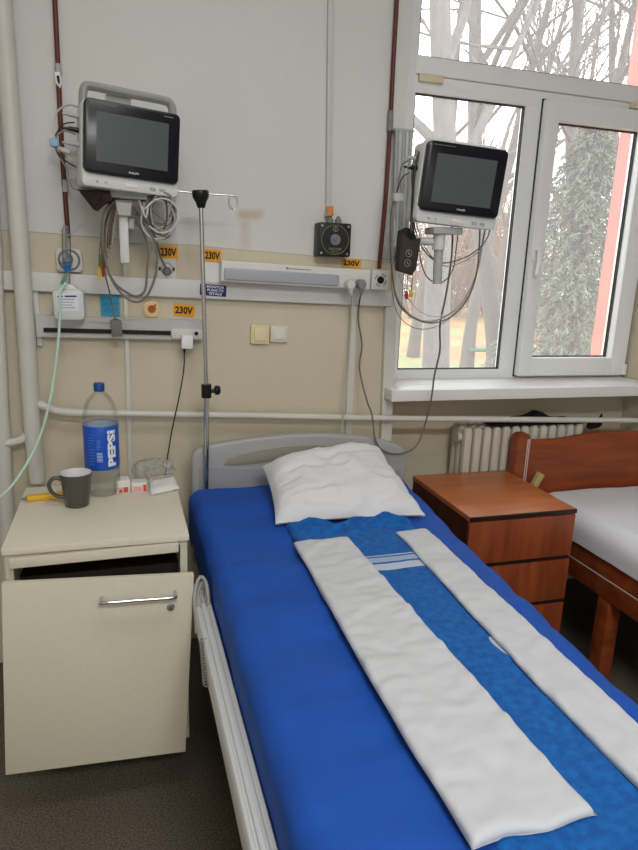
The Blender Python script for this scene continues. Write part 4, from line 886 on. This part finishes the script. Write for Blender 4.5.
b = B(); b.merge(wrap(tb, 36, .150, R0 + .0014), T); b.build('lettering', M_whiteink, lab, angle=180, normals=False)
b = B(); r_ = (R0 + .0016) * .925
def strip_(a0, a1, z0, z1):
    b.grid(6, 1, lambda u, v: c + Vector((r_ * math.cos(R(-90 + a0 + (a1 - a0) * u)), r_ * math.sin(R(-90 + a0 + (a1 - a0) * u)), z0 + (z1 - z0) * v)))
M_code = mat('code print', (176, 192, 224), .5)
for k in range(9): strip_(-14, 4, .112 + k * .0032, .112 + k * .0032 + (.0021 if k % 3 else .0013))
b.build('barcode', M_code, lab, angle=180)
b = B(); rr = random.Random(5)
for k in range(11): strip_(-44, -44 + rr.uniform(12, 26), .104 + k * .0088, .104 + k * .0088 + .0016)
for k in range(5): strip_(-14, -14 + rr.uniform(8, 18), .150 + k * .006, .150 + k * .006 + .0022)
b.build('small_print', mat('pale blue print', (104, 140, 208), .5), lab, angle=180)

# yellow marker lying behind the mug
a, d_ = on_top(27, 501), on_top(70, 497); dv = (d_ - a).normalized()
t = empty('marker', a, 'flat yellow marker pen lying behind the mug', 'marker')
Mx = Matrix.Translation((a + d_) / 2 + Vector((0, 0, .0085))) @ Matrix.Rotation(math.atan2(dv.y, dv.x), 4, 'Z')
L_ = (d_ - a).length
b = B(); b.box(-L_ / 2, L_ / 2, -.012, .012, -.0082, .0082, Mx, bev=.005, seg=3); b.build('barrel', mat('marker yellow', (226, 176, 34), .4), t)
b = B(); b.cyl(Mx @ Vector((-L_ / 2 - .005, 0, -.001)), Mx @ Vector((-L_ / 2 + .002, 0, 0)), .005, .0065, 12); b.cyl(Mx @ Vector((-L_ / 2 - .014, 0, -.001)), Mx @ Vector((-L_ / 2 - .004, 0, -.001)), .0026, .004, 10); b.build('nib', M_grey, t)

# medicine cartons, sachet and bag
M_pk, M_pink, M_salmon = mat('carton white', (224, 222, 218), .5), mat('pink print', (224, 168, 160), .5), mat('red print', (204, 84, 70), .5)
def carton(q, wdt, dep, hgt, rz, label, marks):
    c = on_top(*q); t = empty('medicine_carton', c, label, 'carton'); Mx = Matrix.Translation(c) @ Matrix.Rotation(rz, 4, 'Z')
    b = B(); b.box(-wdt / 2, wdt / 2, 0, dep, .0005, hgt, Mx, bev=.0015); bx = b.build('box', M_pk, t)
    for x0, x1, z0, z1, m_ in marks:
        b = B(); b.box(x0 * wdt, x1 * wdt, -.0006, .001, z0 * hgt, z1 * hgt, Mx); b.build('printed_panel', m_, bx)
carton((123.5, 494), .040, .05, .042, R(6), 'small white and pink carton nearest the bottle', ((-.46, .0, .06, .5, M_pink), (.02, .36, .1, .5, M_salmon), (-.3, -.1, .12, .34, M_salmon)))
carton((139.5, 492.5), .044, .04, .031, R(-3), 'small white carton between the other carton and the paper sachet', ((-.42, .2, .12, .62, M_pink), (.26, .47, .1, .8, M_salmon)))
c0 = [on_top(150.5, 496), on_top(180, 489.5), on_top(174.5, 481.5), on_top(149, 483.5)]
def sach(u, v):
    p = c0[0] * (1 - u) * (1 - v) + c0[1] * u * (1 - v) + c0[2] * u * v + c0[3] * (1 - u) * v
    k = (max(0, 1 - (2 * u - 1) ** 4) * max(0, 1 - (2 * v - 1) ** 4)) ** .5
    p.z += .003 + .014 * k + .012 * v + .003 * noise.noise(Vector((u * 4, v * 4, 2))); return p
t = empty('sachet', (c0[0] + c0[2]) / 2, 'flat white paper sachet with red and green print, rightmost on the cabinet', 'sachet')
b = B(); b.grid(20, 14, sach); b.grid(20, 14, lambda u, v: sach(u, v) * 1.0 - Vector((0, 0, sach(u, v).z - CT - .002 - .0))); bmesh.ops.remove_doubles(b.bm, verts=b.bm.verts, dist=.0008); sc_ = b.build('wrapper', M_pk, t, angle=60)
b = B(); b.grid(8, 4, lambda u, v: sach(.12 + .35 * u, .62 + .16 * v) + Vector((0, 0, .0012))); b.build('printed_band', M_pink, sc_, angle=180)
b = B(); b.grid(8, 3, lambda u, v: sach(.50 + .36 * u, .66 + .10 * v) + Vector((0, 0, .0012))); b.build('printed_band', mat('grey green print', (150, 166, 156), .5), sc_, angle=180)
M_bag = clear_mat('crinkled clear film', (.985, .985, .985),   .16, .45, rough=.12, cap=.5)
c = on_top(153, 479); tb = bmesh.new(); bmesh.ops.create_icosphere(tb, subdivisions=4, radius=1)
for v in tb.verts:
    n_ = v.co.copy(); k = 1 + .34 * noise.noise(n_ * 1.6 + Vector((3, 1, 2))) + .22 * noise.noise(n_ * 4.2) + .13 * noise.noise(n_ * 9)
    v.co = Vector((n_.x * .058 * k, n_.y * .035 * k, max(0, .030 + n_.z * .038 * k)))
b = B(); b.merge(tb, Matrix.Translation(c + Vector((0, .01, .0008)))); tag(b.build('plastic_bag', M_bag, angle=25), 'crumpled clear plastic bag behind the cartons on the cabinet', 'bag')

# ------------------------------------------------------------------ radiator in the niche
M_rad = mat('radiator cream paint', (206, 199, 184), .45, var=.05, vscale=20)
RX0, RZ0, RZ1, NS, PITCH_R = 1.318, .22, .818, 13, .0445
rad = empty('radiator', (RX0 + NS * PITCH_R / 2, 2.32, RZ0), 'old cream ribbed radiator under the window sill', 'radiator')
for k in range(NS):
    x = RX0 + PITCH_R * k; b = B()
    for y in (2.255, 2.297, 2.339):
        b.rrect(.036, RZ1 - RZ0, .017, y, y + .034, cx=x + .018, cz=(RZ0 + RZ1) / 2, bev=.010)
    b.box(x + .003, x + .033, 2.262, 2.366, RZ1 - .05, RZ1 - .012, bev=.008); b.box(x + .003, x + .033, 2.262, 2.366, RZ0 + .012, RZ0 + .05, bev=.008)
    b.cyl((x - .005, 2.314, RZ1 - .045), (x + .041, 2.314, RZ1 - .045), .022, n=16); b.cyl((x - .005, 2.314, RZ0 + .045), (x + .041, 2.314, RZ0 + .045), .022, n=16)
    b.build('section', M_rad, rad)
b = B(); b.cyl((RX0 - .016, 2.30, RZ1 - .045), (RX0 + .004, 2.30, RZ1 - .045), .021, n=16); b.build('end_plug', M_rad, rad)
for x in (RX0 + .1, RX0 + .5):
    b = B(); b.box(x - .012, x + .012, 2.29, 2.35, 0, RZ0 + .02); b.build('foot', M_rad, rad)
M_cloth = mat('black cloth', (14, 14, 16), .9)
x0_, x1_ = P(487, 427, Y=2.30).x, P(579, 424, Y=2.30).x
def blk(u, v):
    x = x0_ + (x1_ - x0_) * u; y = 2.262 + .075 * v; k = (max(0, 1 - (2 * u - 1) ** 4) * max(0, 1 - (2 * v - 1) ** 4)) ** .5
    h = .022 + .012 * noise.noise(Vector((x * 18, y * 20, 1))) + .028 * math.exp(-((u - .50) / .10) ** 2)
    return Vector((x, y, RZ1 + .002 + h * k))
b = B(); b.grid(50, 14, blk); b.grid(50, 14, lambda u, v: Vector((blk(u, v).x, blk(u, v).y, RZ1 + .001))); bmesh.ops.remove_doubles(b.bm, verts=b.bm.verts, dist=.0011)
tag(b.build('black_cloth', M_cloth, angle=60), 'crumpled black cloth lying on the radiator', 'cloth')
c = P(590, 428, Y=2.31); b = B()
for k, (dx, dz) in enumerate(((-.02, .03), (.0, .018), (.025, .034), (.045, .05), (.05, .02))): b.tube([Vector((c.x - .01, 2.31, RZ1 - .03)), Vector((c.x + dx * .5, 2.305 - .004 * k, RZ1 - .03 + dz * .6)), Vector((c.x + dx, 2.30, RZ1 - .02 + dz))], [.010, .010, .004], n=8)
tag(b.build('rag', mat('dark brown rag', (44, 30, 26), .8)), 'small dark crumpled rag at the right end of the radiator', 'rag')

# ------------------------------------------------------------------ wood materials
def wood(name, a, c, rough=.35, stretch=(22, 3, 22), band=1.0):
    return mat(name, a, rough, rgb2=c, vscale=band, stretch=stretch, detail=5)
M_wtop = wood('orange wood top', (196, 116, 66), (178, 100, 54), .32, (5, 26, 5))
M_wfront = wood('red brown wood front', (156, 78, 42), (128, 60, 32), .36, (26, 26, 3))
M_wside = wood('shaded wood side', (96, 46, 32), (72, 34, 26), .4, (20, 20, 3))  # brown darkened for the shade on the side facing away from the window
M_wboard = wood('brown wood board', (152, 76, 38), (124, 58, 30), .34, (3, 20, 24))
M_edge = mat('black edging', (30, 24, 24), .4)

# ------------------------------------------------------------------ chest of three drawers
dx0, dx1, dy0, dy1, dz = 1.074, 1.486, 1.755, 2.205, .65
ch = empty('drawer_unit', ((dx0 + dx1) / 2, (dy0 + dy1) / 2, 0), 'red brown wooden drawer unit between the two beds', 'drawer unit')
b = B(); b.box(dx0, dx1, dy0 + .004, dy1, dz - .018, dz, bev=.001); b.build('unit_top', M_wtop, ch)
b = B(); b.box(dx0 - .0005, dx1 + .0005, dy0 - .001, dy0 + .004, dz - .015, dz - .0005, bev=.001); b.build('edge_strip', M_edge, ch)
b = B(); b.box(dx0 + .002, dx0 + .018, dy0 + .02, dy1 - .002, .03, dz - .018); b.box(dx1 - .018, dx1 - .002, dy0 + .02, dy1 - .002, .03, dz - .018); b.box(dx0 + .015, dx1 - .015, dy1 - .012, dy1 - .003, .03, dz - .018); b.box(dx0 + .015, dx1 - .015, dy0 + .03, dy1 - .01, .03, .05); b.build('carcass', M_wside, ch)
b = B(); b.box(dx0 + .018, dx1 - .018, dy0 + .04, dy1 - .012, .06, dz - .03); b.build('dark_interior', M_edge, ch)
zt = dz - .020
for k, hh in enumerate((.152, .152, .188)):
    b = B(); b.box(dx0 + .001, dx1 - .001, dy0 + .002, dy0 + .02, zt - hh, zt, bev=.0015); d_ = b.build('drawer', M_wfront, ch)
    b = B(); b.box(dx0 + .003, dx1 - .003, dy0 + .008, dy0 + .03, zt - hh - .014, zt - hh - .0005); b.build('finger_gap', M_edge, d_)
    zt -= hh + .016
for x in (dx0 + .03, dx1 - .03):
    for y in (dy0 + .05, dy1 - .04):
        B().cyl((x, y, 0), (x, y, .032), .016, n=16).build('foot', M_edge, ch)

# ------------------------------------------------------------------ the second bed
wb = empty('wooden_bed', (2.0, 1.3, 0), 'brown wooden bed with a wavy headboard, right of the drawer unit', 'bed')
HY = 2.2
def hbz(z, Y=2.08): return 1.42 - (1.42 - z) * HY / Y
tp = [P(x, y, Y=HY) for x, y in ((529, 440.5), (545, 440), (558, 439), (569, 437.5), (585, 434.5), (600, 432.3), (618, 431.5), (638, 431.8))]
pl_ = [(v.x, v.z) for v in tp]; xe = pl_[-1][0]
for k in range(1, 7): pl_.append((xe + .11 * k, pl_[-1][1] - .0006 * k))
for k in range(1, 6): pl_.append((xe + .66 + .09 * k, pl_[12][1] - .006 * k))
b = B(); b.prism([(pl_[0][0], .22)] + pl_ + [(pl_[-1][0], .22)], HY - .002, HY + .026, bev=.006, seg=2); hb2 = b.build('headboard', M_wboard, wb)
a, c = P(523, 434.5, Y=HY - .02), P(514.5, 480, Y=HY - .02); px1 = P(530, 445, Y=HY - .02).x; px0 = P(516.5, 445, Y=HY).x - .012
b = B(); b.prism([(px0, .0), (px1, .0), (px1, a.z - .012), (px1 - .010, a.z), (px0 + .022, a.z), (px0 + .006, a.z - .012), (px0, a.z - .03)], HY - .022, HY + .034, bev=.006); b.build('post', M_wboard, wb)
xs_ = P(527.3, 460, Y=HY - .024).x
for o_ in (0, .0085):
    b = B(); b.box(xs_ - .008 + o_, xs_ - .0035 + o_, HY - .0235, HY - .02, .50, a.z - .02); b.build('inlay', mat('pale inlay', (206, 196, 190), .4), wb)
b = B(); b.box(pl_[-1][0], pl_[-1][0] + .06, HY - .022, HY + .034, 0, a.z - .02, bev=.006); b.build('post', M_wboard, wb)
SRX = 1.61
b = B(); b.box(SRX, SRX + .026, .25, HY - .024, .32, .475, bev=.004); sr = b.build('side_rail', M_wboard, wb)
b = B(); b.box(SRX - .0012, SRX + .002, .26, HY - .03, 0.392, .3965); b.build('inlay', mat('pale inlay', (206, 196, 190), .4), sr)
b = B(); b.box(SRX + .9, SRX + .926, .25, HY - .024, .32, .475, bev=.004); b.build('side_rail', M_wboard, wb)
b = B(); b.box(SRX - .0, SRX + .926, .20, .228, 0, .62, bev=.006); b.build('footboard', M_wboard, wb)
for x in (SRX + .004, SRX + .865):
    b = B(); b.box(x, x + .055, 1.68, 1.74, 0, .40, bev=.004); b.build('leg', M_wboard, wb)
b = B(); b.box(SRX + .026, SRX + .9, .26, HY - .03, .42, .445); b.build('slat_base', M_wside, wb)
b = B(); c = P(537, 480, Y=HY - .05); Mx = Matrix.Translation(c) @ Matrix.Rotation(R(28), 4, 'Y')
b = B(); b.box(-.0125, .0125, -.012, .012, -.032, .032, Mx, bev=.002); b.build('peg', mat('pale wood peg', (196, 168, 110), .5), wb)
M_lin2 = mat('white bed linen', (222, 222, 228), .8, bump=.10, bscale=500)
def lin_f(u, v):
    x0, x1, y0, y1, r, hang = SRX - .010, SRX + .90, .27, HY - .035, .07, .085
    x = x0 - hang + (x1 - x0 + 2 * hang) * u; y = y0 - hang + (y1 - y0 + 2 * hang) * v
    p, L = drape(x, y, x0, x1, y0, y1, r, .578)
    p.z += .005 * fbm((p.x, p.y * 1.5, 9), 3)
    return p
b = B(); b.grid(60, 110, lin_f); tag(b.build('bed_linen', M_lin2, angle=180), 'white sheeted mattress of the wooden bed', 'sheet')

# ------------------------------------------------------------------ outside the window
GZ = -1.15
rnd = random.Random(21)
def ground_mat():
    m = bpy.data.materials.new('leafy lawn'); m.use_nodes = True; nt = m.node_tree; N = nt.nodes; L = nt.links; bs = N['Principled BSDF']; bs.inputs['Roughness'].default_value = .9
    tc = N.new('ShaderNodeTexCoord')
    def ns(s, d):
        n = N.new('ShaderNodeTexNoise'); n.inputs['Scale'].default_value = s; n.inputs['Detail'].default_value = d; L.new(tc.outputs['Object'], n.inputs[0]); return n.outputs[0]
    def ramp(f, *st):
        r = N.new('ShaderNodeValToRGB'); e = r.color_ramp.elements
        while len(e) < len(st): e.new(.5)
        for q, (p, c) in zip(e, st): q.position = p; q.color = (*lin(c), 1)
        L.new(f, r.inputs[0]); return r.outputs[0]
    leaf = ramp(ns(9, 6), (.36, (122, 72, 40)), (.5, (160, 102, 60)), (.62, (172, 126, 84)))
    gr = ramp(ns(7, 6), (.35, (98, 106, 62)), (.65, (132, 132, 84)))
    mx = N.new('ShaderNodeMix'); mx.data_type = 'RGBA'; rp = ramp(ns(.28, 3), (.45, (0, 0, 0)), (.56, (255, 255, 255)))
    L.new(rp, mx.inputs[0]); L.new(leaf, mx.inputs[6]); L.new(gr, mx.inputs[7]); L.new(mx.outputs[2], bs.inputs['Base Color'])
    return m
b = B(); b.grid(40, 40, lambda u, v: Vector((-25 + 110 * u, D + .3 + 75 * v, GZ + .25 * noise.noise(Vector((u * 9, v * 9, 0))) * min(1, v * 6))))
tag(b.build('ground_outside', ground_mat(), base=(0, 0, GZ), angle=180), kind='structure')

M_bark = [mat('pale grey bark', (104, 101, 99), .9, var=.3, vscale=6, stretch=(4, 4, 1)), mat('warm grey bark', (98, 93, 90), .9, var=.3, vscale=6, stretch=(4, 4, 1)), mat('brown twig bark', (92, 84, 79), .9)]
def tree(px, dist, rad, h, label, lean=0.0, depth=4, seed=1, first=.28, nb=9, mk=0, spread=.62):
    rr = random.Random(seed); base = P(px, 330, Y=dist); base.z = GZ - .05
    root = empty('bare_tree', base, label, 'tree', 'bare trees outside the window')
    pts, rs = [], []; n = 9; q = base.copy(); d = Vector((lean, 0, 1)).normalized()
    for i in range(n + 1):
        pts.append(q.copy()); rs.append(rad * (1.25 if i == 0 else 1.0) * (1 - .72 * i / n))
        d = (d + Vector((rr.uniform(-.10, .10), rr.uniform(-.10, .10), .04))).normalized(); q = q + d * (h / n)
    b = B(); b.tube(pts, rs, n=12, k=3); b.build('trunk', M_bark[mk], root)
    tb = B()
    def grow(p, d, L, r, lev):
        k = 4 if lev < 3 else 3; ps, q, dd = [p], p, d
        for i in range(k):
            dd = (dd + Vector((rr.uniform(-.22, .22), rr.uniform(-.22, .22), rr.uniform(-.06, .20)))).normalized(); q = q + dd * (L / k); ps.append(q)
        tb.tube(ps, [r * (1 - .7 * i / k) for i in range(k + 1)], n=6 if lev < 2 else (4 if lev == 2 else 3), k=2 if lev < 2 else 1)
        if lev >= depth: return
        for c_ in range(5 if lev == 1 else 4):
            t = rr.uniform(.25, 1); i = min(k - 1, int(t * k)); p2 = ps[i].lerp(ps[i + 1], t * k - i)
            side = Vector((rr.gauss(0, 1), rr.gauss(0, 1), rr.gauss(.25, .6))).normalized()
            grow(p2, (dd * .75 + side * .8).normalized(), L * rr.uniform(.42, .7), max(.005, r * (1 - .6 * t) * .55), lev + 1)
    for c_ in range(nb):
        t = first + (1 - first) * (c_ + rr.random()) / nb; i = min(n - 1, int(t * n)); p2 = pts[i].lerp(pts[i + 1], t * n - i); a = rr.uniform(0, 6.28)
        grow(p2, Vector((math.cos(a) * spread * 1.4, math.sin(a) * spread * 1.4, rr.uniform(.35, 1.1))).normalized(), h * rr.uniform(.22, .38), rs[i] * .5, 1)
    tb.build('branches', M_bark[mk], root)
tree(441, 8.5, .22, 11, 'bare tree with the thick pale trunk right behind the right monitor', .03, 4, 3, .30, 11, 0)
tree(505, 11.5, .20, 12, 'bare tree whose trunk rises just left of the window mullion', -.05, 4, 8, .28, 11, 1)
tree(585, 13, .20, 13, 'bare tree behind the evergreen, towards the pink wall', -.09, 4, 13, .28, 10, 0)
tree(470, 15, .17, 13, 'bare tree standing further back between the thick trunk and the mullion', .05, 4, 17, .24, 9, 1)
tree(548, 18, .20, 15, 'bare tree far back behind the handle of the opening sash', .02, 4, 23, .22, 9, 2)
tree(415, 19, .18, 14, 'bare tree far back at the left edge of the window', .04, 4, 29, .22, 9, 2)
tree(612, 22, .2, 16, 'bare tree furthest right beside the pink wall', -.03, 4, 31, .2, 9, 1)
tree(490, 27, .2, 16, 'most distant bare tree left of the window mullion', 0, 4, 37, .18, 9, 2)
tree(570, 30, .2, 17, 'most distant bare tree right of the window mullion', 0, 4, 41, .18, 9, 2)

def shrub(px, dist, h, seed, label):
    rr = random.Random(seed); base = P(px, 330, Y=dist); base.z = GZ - .03; tb = B()
    for k in range(16):
        a = rr.uniform(0, 6.28); d = Vector((math.cos(a) * .55, math.sin(a) * .55, 1)).normalized(); q = base + Vector((math.cos(a) * .15, math.sin(a) * .15, 0)); L = h * rr.uniform(.6, 1); ps = [q]
        for i in range(5):
            d = (d + Vector((rr.uniform(-.2, .2), rr.uniform(-.2, .2), .02))).normalized(); q = q + d * (L / 5); ps.append(q)
        tb.tube(ps, [.05, .04, .035, .03, .024, .016], n=4, k=1)
        for m_ in range(24):
            t = rr.uniform(.3, 5); i = min(4, int(t)); p2 = ps[i].lerp(ps[i + 1], t - i); e = Vector((rr.gauss(0, .7), rr.gauss(0, .7), rr.uniform(.1, .9))).normalized() * L * rr.uniform(.12, .3)
            p3 = p2 + e; tb.tube([p2, p3], [.02, .013], n=3, k=1)
            for w_ in range(3):
                p4 = p2.lerp(p3, rr.uniform(.3, 1)); tb.tube([p4, p4 + (e.normalized() + Vector((rr.gauss(0, .6), rr.gauss(0, .6), rr.gauss(.1, .5)))).normalized() * L * .11], [.014, .009], n=3, k=1)
    tag(tb.build('bare_shrub', mat('rusty twig bark', (128, 104, 88), .9), base=base), label, 'shrub', 'rusty bare shrubs behind the trees')
for i, (px, dist, h) in enumerate(((412, 34, 9), (432, 40, 11), (452, 36, 9), (470, 44, 12), (486, 37, 10), (505, 46, 12), (528, 38, 9), (600, 42, 10), (420, 52, 13), (478, 54, 13))): shrub(px, dist, h, 50 + i, 'bare rusty brown shrub beyond the leafy lawn outside the window')

# hazy evergreen seen through the opening sash
ev = empty('evergreen_tree', (0, 0, 0), 'tall grey green evergreen filling the opening sash of the window', 'tree', M=Matrix.Translation((P(570, 330, Y=9.5).x, 9.5, GZ)))
eo = WM[ev.name].translation; rr = random.Random(77)
b = B(); b.tube([eo + Vector((0, 0, 0)), eo + Vector((.05, 0, 2.5)), eo + Vector((0, 0, 4.7))], [.13, .09, .02], n=10); b.build('trunk', M_bark[1], ev)
b = B(); tb = b.bm
for k in range(640):
    t = (k + rr.random()) / 640; z = .25 + 4.7 * t; Rr = (1.65 * (1 - t) ** .6 + .06) * rr.uniform(.65, 1.1); a = k * 2.39996
    o = eo + Vector((0, 0, z)); d = Vector((math.cos(a), math.sin(a), 0)); side = Vector((-d.y, d.x, 0))
    for m_ in range(60):
        s_ = rr.random() ** .7; p = o + d * (Rr * s_) + Vector((0, 0, .12 - .42 * s_ * s_ * Rr)) + side * rr.uniform(-.12, .12) * (1.2 - s_) + Vector((0, 0, rr.uniform(-.05, .05)))
        e = (d * rr.uniform(.2, 1) + side * rr.uniform(-.8, .8) + Vector((0, 0, rr.uniform(-.9, .1)))).normalized() * rr.uniform(.05, .12); n_ = e.cross(Vector((rr.uniform(-1, 1), rr.uniform(-1, 1), 1))).normalized() * .012
        vs = [tb.verts.new(p - n_), tb.verts.new(p + n_), tb.verts.new(p + e + n_ * .4), tb.verts.new(p + e - n_ * .4)]; tb.faces.new(vs)
b.build('foliage', mat('grey green needles', (116, 124, 110), .8, rgb2=(102, 110, 97), vscale=2), ev, angle=180, normals=False)

# pink wing of the building, green topped bench, far pale building
xw = P(605, 245, Y=3.25).x
tag(B().box(xw, xw + 1.2, D + .31, 3.25, GZ, 6).build('wall_wing', mat('salmon pink render', (204, 112, 104), .8, var=.06, vscale=4)), kind='structure')
Yb = 15; c = P(481, 352, Y=Yb); gz = GZ
t = empty('garden_table', (c.x, Yb, gz), 'small garden table with a green top and white legs on the leafy lawn', 'table')
c2 = P(481, 349, Y=Yb); B().box(c.x - .42, c.x + .42, Yb - .3, Yb + .3, c2.z - .04, c2.z + .03, bev=.01).build('table_top', mat('dark green paint', (58, 98, 70), .6), t)
for sx in (-.34, .34):
    B().box(c.x + sx - .04, c.x + sx + .04, Yb - .06, Yb + .06, gz, c2.z - .04).build('leg', M_white_metal, t)
